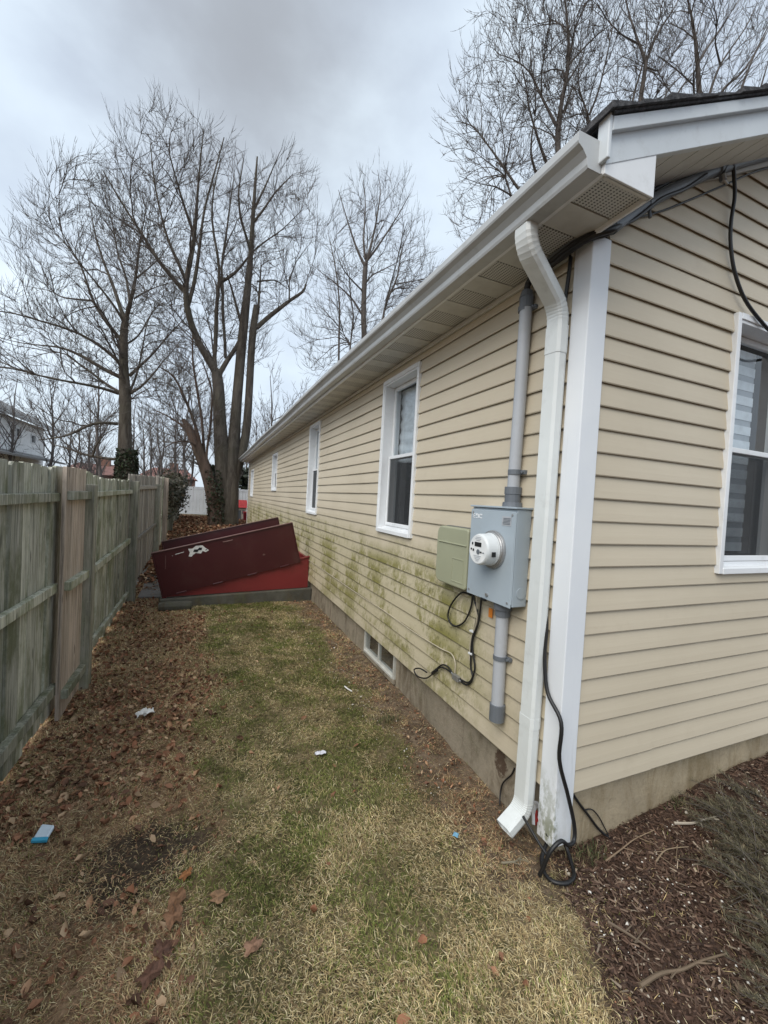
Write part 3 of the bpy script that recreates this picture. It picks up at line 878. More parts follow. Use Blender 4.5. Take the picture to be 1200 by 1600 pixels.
# stickers on the cover: pale letters at one corner, a small grey rating plate at the other
xs_ = -.1125
def sticker(y0, y1, z0, z1, mat, name='sticker_mark', x=xs_, th=.001):
    mb = MB(); mb.box(x-th, x, y0, y1, z0, z1); mb.build(name, mat, T)
Yl = .583
for q, (dy, wd, rows) in enumerate(((0,.020,((0,.005),(.010,.005),(.020,.005))),(.026,.016,((0,.005),(.013,.012))),(.046,.014,((.002,.020),)),(.064,.018,((0,.006),(.016,.008))))):
    for z, h in rows: sticker(Yl-dy-wd, Yl-dy, 1.192+z, 1.192+z+h, M['white'])
sticker(Yl-.020-.005+.020, Yl, 1.192, 1.217, M['white'])
sticker(.268, .336, 1.168, 1.214, M['pvc'], 'rating_plate', th=.0012)
for z in (1.174, 1.181, 1.188, 1.195, 1.202): sticker(.272+.004*random.random(), .330-.01*random.random(), z, z+.0035, M['pvcd'], 'printed_line', x=-.1142, th=.0006)
mb = MB(); mb.tube([(-.1125, .418, .800), (-.1215, .418, .800)], .009, 12); mb.build('latch_screw', M['steel'], T)
mb = MB(); mb.box(-.118, -.1045, .428, .468, .762, .776); mb.build('latch', M['black'], T, bevel=.002)
mb = MB(); mb.tube([(-.055, .236, .845), (-.055, .2335, .845)], .028, 24); mb.build('knockout', M['box'], T)

for y_, z_ in ((.262,.795),(.58,.795),(.262,1.222),(.58,1.222)):
    mb = MB(); mb.tube([(-.112, y_, z_), (-.1155, y_, z_)], .0055, 8); mb.build('screw', M['steel'], T)
# conduits
T = thing('conduit', (-.045, .34, 1.26), 'grey plastic conduit rising from the meter box to the eave', 'conduit')
mb = MB(); mb.tube([(-.049, .345, 1.36), (-.049, .338, 1.8), (-.049, .335, 2.27)], .030, 18); mb.build('pipe', M['pvc'], T, smooth=True)
mb = MB(); mb.tube([(-.049, .345, 1.262), (-.049, .345, 1.285), (-.049, .345, 1.286), (-.049, .345, 1.325), (-.049, .345, 1.326), (-.049, .345, 1.362)], [.050,.047,.039,.039,.042,.042], 16); mb.build('hub', M['pvcd'], T)
mb = MB(); mb.tube([(-.049, .335, 2.25), (-.049, .335, 2.30)], .033, 16); mb.tube([(-.049, .335, 2.30), (-.049, .335, 2.335)], [.036, .026], 14); mb.build('weather_cap', M['pvcd'], T)
for z in (1.425, 2.235):
    mb = MB(); mb.tube([(-.049, .341, z), (-.049, .341, z+.024)], .034, 18); mb.box(-.036, W0+.001, .285, .32, z+.002, z+.022); mb.tube([(-.036, .296, z+.012), (-.046, .296, z+.012)], .007, 8); mb.build('strap', M['pvcd'], T)
T = thing('conduit', (-.045, .36, .16), 'short grey plastic conduit below the meter box with dark end coupling', 'conduit')
mb = MB(); mb.tube([(-.049, .366, .772), (-.049, .364, .45), (-.049, .360, .19)], .032, 18); mb.build('pipe', M['pvc'], T, smooth=True)
mb = MB(); mb.tube([(-.049, .366, .77), (-.049, .366, .735), (-.049, .366, .734), (-.049, .366, .70)], [.048,.046,.038,.038], 16); mb.build('hub', M['pvcd'], T)
mb = MB(); mb.tube([(-.049, .360, .245), (-.049, .360, .244), (-.049, .360, .16)], [.036,.039,.039], 18); mb.build('coupling', M['pvcd'], T)
mb = MB(); mb.tube([(-.049, .363, .475), (-.049, .363, .497)], .036, 18); mb.box(-.034, W0+.001, .31, .34, .477, .495); mb.tube([(-.034, .318, .486), (-.045, .318, .486)], .007, 8); mb.build('strap', M['pvcd'], T)

# telephone / cable cabinet
T = thing('cable_box', (-.05, .80, .75), 'green-beige plastic cable box left of the electric meter', 'cable box')
y0, y1, z0, z1 = .635, .985, .765, 1.125
def rounded(mb, x0, x1, y0, y1, z0, z1, r, n=6):
    pr = []
    for cy, cz, a0 in ((y1-r*.8, z1-r, 0), (y0+.02, z1-.02, 90), (y0+.02, z0+.02, 180), (y1-r, z0+r, 270)):
        rr = r if cy > (y0+y1)/2 else .02
        for k in range(n+1):
            a = math.radians(a0+90*k/n); pr.append((cy+rr*math.cos(a)*(.8 if rr == r and a0 == 0 else 1), cz+rr*math.sin(a)))
    mb.prism(pr, lambda p, q, t: (t, p, q), x0, x1)
mb = MB(); rounded(mb, -.05, W0, y0, y1, z0, z1, .05); mb.build('base', flat('cabinet_back', (.13,.135,.13), .6), T, bevel=.003)
mb = MB(); rounded(mb, -.098, -.0505, y0+.004, y1-.004, z0+.004, z1-.004, .055); cover = mb.build('cover', M['tel'], T, bevel=.010, seg=3)
mb = MB(); mb.box(-.104, -.0975, y0+.012, y1-.03, 1.02, 1.028); mb.build('cover_step', M['tel'], T, bevel=.003)
mb = MB(); mb.box(-.1005, -.0975, .668, .792, .80, .806); mb.box(-.1005, -.0975, .668, .674, .806, .935); mb.box(-.1005, -.0975, .786, .792, .806, .935); mb.box(-.1005, -.0975, .668, .792, .935, .941); mb.build('embossed_panel', M['tel'], T, bevel=.001)
for z in (.80, .86, .92, .98):
    mb = MB(); mb.box(-.075, -.04, .624, .6345, z, z+.02); mb.build('hinge', M['steel'], T, bevel=.002)
mb = MB(); mb.box(-.06, W0, .612, .6345, .77, 1.10); mb.build('side_strip', flat('cabinet_side', (.16,.165,.165), .6), T)

# tag and cables below the boxes
T = tag(MB().box(-.026, -.0225, .478, .508, .655, .705).build('orange_tag', M['orange']), 'small orange tag hanging under the meter box', 'tag')
def cable(name, pts, r, mat, label, cat='cable', n=6, sides=8, parent=None, group=None):
    mb = MB(); mb.tube(smooth_path(pts, n), r, sides)
    o = mb.build(name, mat, parent, smooth=True)
    if parent is None: tag(o, label, cat, group)
    return o
cable('cable', [(-.05,.65,.775),(-.03,.666,.737),(-.034,.765,.729),(-.036,.868,.629),(-.034,.896,.54),(-.032,.825,.508),(-.03,.727,.561),(-.028,.671,.66),(-.028,.662,.74),(-.04,.655,.775)], .0055, M['black'], 'black cable looped below the green-beige cable box')
T = thing('cable', (-.03, .65, .2), 'black cable bundle running down the siding to a splitter', 'cable')
cable('strand', [(-.04,.648,.775),(-.032,.64,.72),(-.03,.60,.645),(-.03,.636,.482),(-.028,.637,.333),(-.028,.612,.269),(-.03,.657,.212),(-.03,.73,.205)], .0055, M['black'], '', parent=T)
cable('strand', [(-.04,.575,.775),(-.03,.575,.74),(-.03,.585,.61),(-.03,.632,.466),(-.028,.597,.33),(-.03,.64,.235),(-.03,.73,.215)], .0055, M['black'], '', parent=T)
cable('strand', [(-.036,.62,.775),(-.03,.61,.70),(-.034,.60,.60),(-.03,.65,.47),(-.03,.648,.36)], .004, M['beige'], '', parent=T)
mb = MB(); mb.box(-.045, -.022, .735, .80, .192, .225); mb.tube([(-.034,.73,.208),(-.034,.715,.208)], .006, 8); mb.tube([(-.034,.80,.215),(-.034,.82,.218)], .006, 8); mb.build('splitter', M['steel'], T, bevel=.003)
for z in (.40, .53):
    mb = MB(); mb.box(-.04, -.02, .622, .655, z, z+.008); mb.build('clip', M['white'], T)
T = thing('cable', (-.03, 1.1, .05), 'black cable end curling at the bottom edge of the siding', 'cable')
cable('strand', [(-.03,.82,.218),(-.03,.867,.235),(-.03,.93,.225),(-.032,.985,.185),(-.034,1.018,.142),(-.04,1.113,.062),(-.045,1.231,.028),(-.045,1.283,.053),(-.045,1.20,.095),(-.04,1.11,.103)], .005, M['black'], '', parent=T)
cable('strand', [(-.03,.82,.212),(-.03,.88,.215),(-.032,.95,.20),(-.034,1.0,.16)], .005, M['black'], '', parent=T)
mb = MB(); mb.tube([(-.034,.995,.165),(-.036,1.04,.125)], .012, 10); mb.build('connector', M['black'], T)
cable('cable', [(-.03,.79,.23),(-.028,.797,.29),(-.026,.85,.326),(-.024,1.0,.312),(-.022,1.417,.300),(-.022,1.909,.308),(-.022,2.562,.300),(-.022,4.095,.303),(-.022,8.0,.304)], .004, M['beige'], 'thin beige cable tacked along the lower siding of the side wall')

# cables at the corner
T = thing('cable', (.03, -.06, -.28), 'thick black cable hanging down the white corner board to the ground', 'cable')
cable('strand', [(-.03,.086,2.395),(-.032,.090,2.3),(-.020,.125,2.0),(-.020,.125,1.2),(-.022,.115,.95),(-.034,.082,.72),(-.04,.075,.60),(-.045,.04,.45),(-.05,-.05,.36),(-.046,-.05,.20),(.01,-.055,.04),(.055,-.06,-.10),(.05,-.07,-.165),(.0,-.085,-.16),(-.05,-.09,-.125),(-.10,-.085,-.16),(-.12,-.07,-.24),(-.125,-.06,-.275)], .0085, M['black'], '', parent=T)
cable('strand', [(-.13,.05,-.10),(-.118,.02,-.13),(-.105,-.03,-.17),(-.09,-.07,-.20)], .006, M['black'], '', parent=T)
T = thing('hose_loop', (-.03, -.07, -.29), 'black hose loop lying on the soil below the corner board', 'hose')
gz = lambda x, y, h: (x, y, float(ground_z(x, y))+h)
ring = [gz(.00,.03,.06), gz(-.055,.0,.03), gz(-.09,-.055,.02), gz(-.085,-.10,.02), gz(-.04,-.125,.02), gz(.01,-.115,.02), gz(.045,-.075,.022), gz(.075,-.02,.04), gz(.075,.01,.07), gz(.03,.02,.10), gz(-.02,.01,.12)]
cable('strand', ring, .0085, M['black'], '', parent=T, n=8)
T = thing('cable', (.25, .02, -.2), 'thin black wires running down the gable foundation beside the corner', 'cable')
cable('strand', [(.105,-.01,.0),(.125,.02,-.03),(.175,.022,-.094),(.244,.02,-.172),(.315,.02,-.253),(.37,.0,-.30)], .006, M['black'], '', parent=T)
cable('strand', [(.215,.024,-.14),(.26,.02,-.145),(.309,.022,-.189),(.352,.022,-.249),(.372,.0,-.30)], .003, M['black'], '', parent=T)
cable('cable', [(.03,.295,-.07),(.028,.312,-.115),(.024,.355,-.175),(.022,.372,-.215),(.01,.365,-.26),(-.01,.34,-.285)], .004, M['black'], 'thin ground wire at the base of the side foundation behind the downspout')
# red valve handle and brass fitting just behind the corner board
T = thing('hose_valve', (-.02, .06, -.16), 'small red valve handle and fitting behind the downspout', 'valve')
mb = MB(); mb.tube([(-.02,.085,-.13),(-.02,.085,-.19)], .009, 12); mb.tube([(-.03,.075,-.16),(-.01,.095,-.16)], .013, 12); mb.build('handle', flat('red_handle', (.22,.015,.015), .5), T, smooth=False)
mb = MB(); mb.tube([(-.06,.05,-.06),(-.075,.045,-.10),(-.085,.03,-.135)], .007, 8); mb.tube([(-.058,.05,-.055),(-.058,.05,-.075)], .011, 8); mb.build('fitting', M['steel'], T)

# service cable bundle under the eave and along the rake
T = thing('service_conduit', (.5, -.05, 2.8), 'grey service conduit climbing along the gable under the rake', 'conduit')
cable('pipe', [(.02,-.075,2.43),(.127,-.06,2.520),(.298,-.052,2.655),(.50,-.05,2.79),(.718,-.05,2.930),(1.145,-.05,3.160),(1.8,-.05,3.49),(2.6,-.05,3.89)], .026, M['pvcd'], '', parent=T, sides=12)
cable('strand', [(-.02,-.045,2.44),(.10,-.040,2.545),(.298,-.032,2.70),(.50,-.03,2.84),(.718,-.03,2.975),(1.145,-.03,3.205),(1.8,-.03,3.53)], .010, M['black'], '', parent=T, sides=8)
cable('strand', [(.0,-.062,2.42),(.14,-.075,2.50),(.30,-.075,2.64),(.46,-.07,2.74),(.60,-.075,2.85)], .008, M['black'], '', parent=T, sides=8)
for x, z in ((.245,2.615),(.72,2.932),(1.5,3.34)):
    mb = MB(); mb.tube([(x-.012,-.052,z-.009),(x+.012,-.052,z+.007)], .031, 12); mb.tube([(x+.01,-.06,z-.03),(x+.012,-.064,z-.062)], .007, 8); mb.build('strap', M['pvcd'], T)
T = thing('cable', (-.05, .1, 2.4), 'bundle of dark service cables wrapped round the corner under the soffit', 'cable')
for q, (dy, dz, r) in enumerate(((0, 0, .016), (.02, .012, .014), (-.012, -.016, .013), (.012, -.022, .010))):
    cable('strand', [(.06,-.075+dy*.3,2.462+dz*.5),(-.0,-.080+dy,2.425+dz),(-.055,-.03+dy,2.400+dz*.5),(-.075,.06+dy,2.392+dz),(-.070,.16+dy,2.388+dz),(-.060,.26+dy*.6,2.384+dz),(-.052,.325,2.368),(-.050,.336,2.325)], r, M['black'] if q != 1 else M['pvcd'], '', parent=T)
T = thing('cable', (.9, -.04, 2.6), 'black cable drooping from the rake conduit past the gable window', 'cable')
cable('strand', [(.73,-.07,2.90),(.745,-.075,2.945),(.80,-.07,2.972),(.855,-.05,2.945),(.890,-.04,2.867),(.888,-.034,2.75),(.898,-.034,2.64),(.945,-.036,2.515),(1.042,-.042,2.394),(1.2,-.05,2.305),(1.33,-.05,2.27),(1.6,-.05,2.25),(2.1,-.05,2.4)], .0085, M['black'], '', parent=T)
mb = MB(); mb.tube([(.735,-.07,2.90),(.738,-.075,2.87)], .011, 8); mb.tube([(.738,-.075,2.872),(.755,-.08,2.855)], .006, 6); mb.build('connector', M['steel'], T)
cable('cable', [(.10,-.03,2.515),(.192,-.026,2.551),(.35,-.024,2.628),(.502,-.024,2.715),(.827,-.024,2.913),(1.14,-.024,3.102),(1.8,-.024,3.44)], .0045, M['black'], 'thin dark wire strung below the rake conduit on the gable')

# ---------------------------------------------------------------- cellar bulkhead
B = thing('cellar_bulkhead', (-1.0, 5.4, -.3), 'red steel cellar bulkhead with both doors standing open beside the house', 'cellar hatch')
def hz(x): return -.166+.267*(x+1.93)
YN, YF = 4.80, 6.02
for ya, yb in ((YN, YN+.03), (YF-.03, YF)):
    mb = MB()
    mb.add([(-1.93,ya,-.175),(-.02,ya,-.105),(-.02,ya,hz(-.02)),(-1.93,ya,hz(-1.93)+.004),(-1.93,yb,-.175),(-.02,yb,-.105),(-.02,yb,hz(-.02)),(-1.93,yb,hz(-1.93)+.004)],
           [(0,1,2,3),(7,6,5,4),(0,4,5,1),(1,5,6,2),(2,6,7,3),(3,7,4,0)])
    mb.build('side_panel', M['red'], B, bevel=.003)
for ya, yb in ((YN-.018, YN+.05), (YF-.05, YF+.018)):
    mb = MB()
    mb.hexa([(-1.94,ya,hz(-1.94)+.006),(-.015,ya,hz(-.015)+.006),(-.015,yb,hz(-.015)+.006),(-1.94,yb,hz(-1.94)+.006),
             (-1.94,ya,hz(-1.94)+.022),(-.015,ya,hz(-.015)+.022),(-.015,yb,hz(-.015)+.022),(-1.94,yb,hz(-1.94)+.022)])
    mb.build('side_rail', M['red'], B, bevel=.003)
mb = MB(); mb.box(-.06, -.022, YN+.03, YF-.03, .15, hz(-.02)); mb.build('header', M['red'], B, bevel=.004)
mb = MB(); mb.box(-1.95, -1.90, YN, YF, -.21, hz(-1.93)+.02); mb.build('sill_plate', M['red'], B, bevel=.003)
def door(name, y, lean, lab):
    """one leaf standing on its hinge edge: a flanged steel sheet with turned edges"""
    d = Vector((1, 0, .252)).normalized(); up = Vector((-.222*.955, lean, .975)).normalized()
    up = (up - d*up.dot(d)).normalized(); nrm = d.cross(up).normalized()
    o0 = Vector((-1.935, y, hz(-1.935)+.0))
    Ln, Hh, t = 1.825, .595, .004
    P = lambda a, b, c: tuple(o0 + d*a + up*b + nrm*c)
    def slab(mb, a0, a1, b0, b1, c0, c1):
        mb.hexa([P(a0,b0,c0),P(a1,b0,c0),P(a1,b1,c0),P(a0,b1,c0),P(a0,b0,c1),P(a1,b0,c1),P(a1,b1,c1),P(a0,b1,c1)])
    mb = MB(); slab(mb, 0, Ln, 0, Hh, -t, t)
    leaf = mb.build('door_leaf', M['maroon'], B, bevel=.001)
    leaf['label'] = lab
    sg = -1 if lean < 0 else 1
    mb = MB(); slab(mb, -.01, Ln+.01, Hh+.001, Hh+.012, -.03, .022); mb.build('top_flange', M['flange'], leaf, bevel=.002)
    mb = MB(); slab(mb, -.012, -.001, .0, Hh, -.02, .02); mb.build('end_flange', M['maroon'], leaf, bevel=.002); mb = MB(); slab(mb, Ln+.001, Ln+.012, .0, Hh, -.02, .02); mb.build('end_flange', M['maroon'], leaf, bevel=.002)
    return leaf, P
M['flange'] = painted('worn_edge', (.16,.085,.075), rough=.5, damt=.6, dscale=14, dirt=(.22,.19,.17))
leaf, P = door('near', YN-.03, -.02, 'near dark maroon door leaf with torn white sticker')
M['paper'] = flat('white_sticker', (.72,.72,.70), .6)
def decal(pts, c, name, mat):
    mb = MB(); n = len(pts)
    mb.add([P(a, b, c) for a, b in pts] + [P(a, b, c+.0015*(1 if c > 0 else -1)) for a, b in pts], [tuple(range(n)), tuple(n+k for k in range(n))] + [(k, (k+1) % n, n+(k+1) % n, n+k) for k in range(n)])
    mb.build(name, mat, leaf)
# which side of the sheet faces the lawn
_c = 1 if Vector(P(0,0,1)).y < Vector(P(0,0,0)).y else -1
_e = .0055*_c
decal([(.405,.455),(.43,.50),(.42,.555),(.47,.545),(.52,.572),(.60,.560),(.625,.52),(.665,.475),(.62,.460),(.585,.485),(.56,.455),(.50,.478),(.46,.462),(.44,.44)], _e, 'sticker', M['paper'])
decal([(.47,.50),(.49,.53),(.53,.52),(.555,.54),(.59,.53),(.575,.50),(.54,.505),(.52,.485)], _e*1.6, 'sticker_print', M['black'])
decal([(.62,.485),(.635,.50),(.645,.485)], _e*1.6, 'sticker_print', M['black'])
decal([(.255,.515),(.36,.522),(.365,.530),(.255,.522)], _e, 'sticker', M['paper'])
decal([(.215,.505),(.225,.505),(.225,.515),(.215,.515)], _e, 'bolt_head', M['steel'])
decal([(.10,.36),(.106,.36),(.146,.53),(.14,.53)], _e, 'scratch', M['flange'])
decal([(1.335,.235),(1.35,.225),(1.37,.235),(1.36,.25),(1.345,.252)], _e, 'scratch', M['flange'])
for a in (.16, .62, 1.08, 1.54):
    mb = MB(); mb.tube([P(a, .006, .012*_c), P(a+.12, .006, .012*_c)], .011, 8); mb.build('hinge', M['maroon'], leaf)
mb = MB(); mb.tube([P(.86,.545,.008*_c), P(.86,.545,.035*_c), P(.98,.545,.035*_c), P(.98,.545,.008*_c)], .006, 8); mb.build('handle', M['flange'], leaf)
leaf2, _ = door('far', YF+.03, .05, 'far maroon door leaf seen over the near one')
# concrete curb
mb = MB()
mb.add([(-1.98,YN-.06,-.7),(.03,YN-.06,-.7),(.03,YN-.06,-.107),(-1.98,YN-.06,-.190),(-1.98,YN+.12,-.7),(.03,YN+.12,-.7),(.03,YN+.12,-.107),(-1.98,YN+.12,-.190)],[(0,1,2,3),(7,6,5,4),(0,4,5,1),(1,5,6,2),(2,6,7,3),(3,7,4,0)])
mb.box(-1.98, .03, YF-.12, YF+.08, -.7, -.16); mb.box(-2.0, -1.82, YN+.121, YF-.121, -.7, -.20)
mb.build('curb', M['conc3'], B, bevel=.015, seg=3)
mb = MB(); mb.box(-1.8, 0, YN+.13, YF-.13, -.8, -.6); mb.build('stairwell_floor', M['dark'], B)
mb = MB(); mb.tube([(-1.97,4.64,-.262),(-1.9,4.635,-.258),(-1.75,4.64,-.262),(-1.61,4.645,-.262),(-1.59,4.645,-.262)], [.055,.066,.068,.066,.05], 9)
tag(mb.build('concrete_chunk', M['conc3'], bevel=.008), 'dark broken concrete chunk lying at the left end of the bulkhead curb', 'concrete chunk')
mb = MB(); 
sl = [(-2.30,5.35),(-1.99,5.30),(-1.98,6.6),(-2.32,6.7)]
mb.add([(x, y, float(ground_z(x,y))+.03) for x, y in sl]+[(x, y, float(ground_z(x,y))-.05) for x, y in sl], [(0,1,2,3),(7,6,5,4),(0,4,5,1),(1,5,6,2),(2,6,7,3),(3,7,4,0)])
tag(mb.build('paving_slab', concrete('slab_concrete', (.20,.185,.17), (.15,.14,.13), .2), bevel=.01), 'grey concrete slab between the fence and the bulkhead', 'slab')

# ---------------------------------------------------------------- wooden fence
F = thing('wooden_fence', (-2.36, 3.0, -.36), 'weathered grey-green wooden picket fence along the left side of the yard', 'fence')
FR = random.Random(5)
def xf_(y): return -.010*max(0, y-2.6)          # the line drifts slightly outward
def picket(x, y0, y1, z0, z1, mat, ear=.02, th=.018, lean=0.0):
    x += xf_(y0)+FR.choice((-.007,0,.006)); g = .007
    a, b = y0+g/2, y1-g/2
    pr = [(a,z0),(b,z0),(b,z1-ear),(b-ear,z1),(a+ear,z1),(a,z1-ear)]
    mb = MB(); n = len(pr); wob = FR.uniform(-.004,.004)
    mb.add([(x-th+wob, y+lean*(z-z0), z) for y, z in pr]+[(x+wob, y+lean*(z-z0), z) for y, z in pr], [tuple(range(n)), tuple(n+k for k in range(n))]+[(k,(k+1)%n,n+(k+1)%n,n+k) for k in range(n)])
    return mb.build('picket', mat, F)
def rail(x, y0, y1, z0, h, mat, th=.04, dz=0.0):
    mb = MB()
    xa, xb = x+xf_(y0), x+xf_(y1)
    mb.hexa([(xa,y0,z0),(xa+th,y0,z0),(xb+th,y1,z0+dz),(xb,y1,z0+dz),(xa,y0,z0+h),(xa+th,y0,z0+h),(xb+th,y1,z0+dz+h),(xb,y1,z0+dz+h)])
    return mb.build('rail', mat, F, bevel=.004)
def post(x, y, w, z1, mat, d=None, lean=0.0):
    x += xf_(y); d = d or w
    zb = float(ground_z(x, y))-.2
    mb = MB(); mb.hexa([(x,y,zb),(x+d,y,zb),(x+d,y+w,zb),(x,y+w,zb),(x,y+lean,z1),(x+d,y+lean,z1),(x+d,y+w+lean,z1),(x,y+w+lean,z1)])
    return mb.build('post', mat, F, bevel=.006)
# near panel
y = -1.2
while y < 2.2:
    w = FR.choice((.145,.155,.165,.135))
    picket(-2.400, y, y+w, -.33+FR.uniform(-.02,.02), 1.365+FR.uniform(-.012,.010), M['old'], ear=FR.uniform(.012,.022), th=.02, lean=FR.uniform(-.002,.002)); y += w
rail(-2.399, -1.2, 2.06, 1.135, .055, M['old2'], .038); rail(-2.399, -1.2, 2.06, .545, .06, M['old2'], .038, -.02); rail(-2.399, -1.2, 2.10, -.155, .07, M['old2'], .045, -.02)
# newer tan boards
y = 2.035
for w in (.185, .165, .165):
    picket(-2.335, y, y+w, -.345, 1.368+FR.uniform(-.004,.006), M['tan'], ear=.004, th=.022); y += w
for z in (1.145, .53, -.215): rail(-2.334, 2.07, 2.545, z, .06, M['old2'], .045)
# first post and second panel
post(-2.385, 2.555, .10, 1.258, M['pole'], .112)
y = 2.60
while y < 5.2:
    w = FR.choice((.13,.14,.12,.15))
    t = (y-2.6)/2.6
    picket(-2.395, y, y+w, -.30+FR.uniform(-.05,.03), 1.372-.035*math.sin(t*math.pi)-.015*t+FR.uniform(-.012,.01), M['old2'], ear=FR.uniform(.012,.02), th=.018, lean=FR.uniform(-.004,.004)); y += w
rail(-2.394, 2.66, 5.19, 1.145, .05, M['old2'], .035, .02); rail(-2.394, 2.66, 5.19, .455, .065, M['old2'], .035, .04); rail(-2.394, 2.66, 5.19, -.215, .065, M['old2'], .035, -.02)
post(-2.395, 5.185, .10, 1.335, M['pole'], .105, .01)
# newer pale panel
y = 5.12
while y < 8.7:
    w = FR.choice((.14,.135,.145)); t = (y-5.1)/3.5
    picket(-2.402, y, y+w, -.30+.1*t, 1.425+.07*t+FR.uniform(-.006,.006), M['tan2'], ear=.006, th=.018); y += w
for z in (1.215, .42, -.30): rail(-2.40, 5.29, 8.7, z, .06, M['tan2'], .036, .03)
post(-2.405, 8.72, .12, 1.335, M['pole'], .10)
y = 8.9
while y < 19.5:
    w = FR.choice((.15,.14)); t = (y-8.9)/6.6
    mt = M['tan2'] if y < 10 else (M['old2'] if y < 12.6 else M['pole'])
    picket(-2.405 + (.03 if int(y*4) % 2 else 0), y, y+w, -.25+.25*min(t,1.), 1.52+.04*min(t,1.)+FR.uniform(-.02,.02), mt, ear=.01, th=.02); y += w+FR.choice((.0,.02,.05))
for z in (1.25, .5): rail(-2.425, 8.9, 19.4, z, .07, M['old2'], .035, .15)
post(-2.38, 10.4, .12, 1.52, M['tan'], .11); post(-2.38, 12.9, .12, 1.50, M['pole'], .11)

# ---------------------------------------------------------------- bare winter trees
def resample(poly, K):
    P = np.array(poly, float); d = np.r_[0, np.cumsum(np.linalg.norm(np.diff(P[:, :3], axis=0), axis=1))]
    # Catmull-like smoothing by linear resample then one averaging pass
    t = np.linspace(0, d[-1], K); Q = np.stack([np.interp(t, d, P[:, k]) for k in range(4)], 1)
    Q[1:-1, :3] = .25*Q[:-2, :3]+.5*Q[1:-1, :3]+.25*Q[2:, :3]
    return Q
def tubes(Q, S):
    """Q (N,K,4) polylines with radius -> vertices, quads"""
    N, K, _ = Q.shape
    P = Q[..., :3]; T = np.empty_like(P)
    T[:, 1:-1] = P[:, 2:]-P[:, :-2]; T[:, 0] = P[:, 1]-P[:, 0]; T[:, -1] = P[:, -1]-P[:, -2]
    T /= np.linalg.norm(T, axis=-1, keepdims=True)+1e-9
    ref = np.where(np.abs(T[:, :1, 2:3]) > .8, np.array([1.,0,0]), np.array([0,0,1.]))
    ref = np.broadcast_to(ref, P.shape)
    A = ref-T*np.sum(ref*T, -1, keepdims=True); A /= np.linalg.norm(A, axis=-1, keepdims=True)+1e-9
    Bv = np.cross(T, A)
    ang = 2*np.pi*np.arange(S)/S
    V = P[:, :, None]+Q[:, :, 3][:, :, None, None]*(A[:, :, None]*np.cos(ang)[None, None, :, None]+Bv[:, :, None]*np.sin(ang)[None, None, :, None])
    base = (np.arange(N)*K*S)[:, None, None]; i = np.arange(K-1)[None, :, None]; k = np.arange(S)[None, None, :]
    a = base+i*S+k; b = base+i*S+(k+1) % S
    F = np.stack([a, b, b+S, a+S], -1).reshape(-1, 4)
    return V.reshape(-1, 3), F
def sprout(rng, Q, per_m, t0, ang, ratio, Lmin, Lmax, K, trop, wig, rmin, rfac=.62, tip=True):
    N, Kp, _ = Q.shape
    seg = np.linalg.norm(np.diff(Q[:, :, :3], axis=1), axis=-1); Lp = seg.sum(1)
    n = np.maximum(1, rng.poisson(Lp*per_m*(1-t0)))
    idx = np.repeat(np.arange(N), n)
    t = t0+(1-t0)*rng.random(len(idx))**.9
    if tip:
        idx = np.r_[idx, np.arange(N)]; t = np.r_[t, np.full(N, .985)]
    u = t*(Kp-1); i = np.minimum(u.astype(int), Kp-2); f = (u-i)[:, None]
    p = Q[idx, i]*(1-f)+Q[idx, i+1]*f
    T = Q[idx, i+1, :3]-Q[idx, i, :3]; T /= np.linalg.norm(T, axis=1, keepdims=True)+1e-9
    R = rng.normal(size=T.shape); R -= T*np.sum(R*T, 1, keepdims=True); R /= np.linalg.norm(R, axis=1, keepdims=True)
    th = np.radians(rng.normal(ang, ang*.28, len(idx)))
    if tip: th[-N:] *= .35
    d = T*np.cos(th)[:, None]+R*np.sin(th)[:, None]
    L = np.clip(Lp[idx]*ratio*(1.2-.75*t)*rng.uniform(.6, 1.25, len(idx)), Lmin, Lmax)
    r0 = np.clip(np.minimum(p[:, 3]*rfac, L*.0105+rmin*.6), rmin, None)
    out = np.empty((len(idx), K, 4)); pos = p[:, :3].copy()
    for k in range(K):
        out[:, k, :3] = pos; out[:, k, 3] = r0*(1-.75*k/(K-1))
        d = d+np.array([0, 0, 1.])*trop/K+rng.normal(size=d.shape)*wig; d /= np.linalg.norm(d, axis=1, keepdims=True)
        pos = pos+d*(L/(K-1))[:, None]
    return out
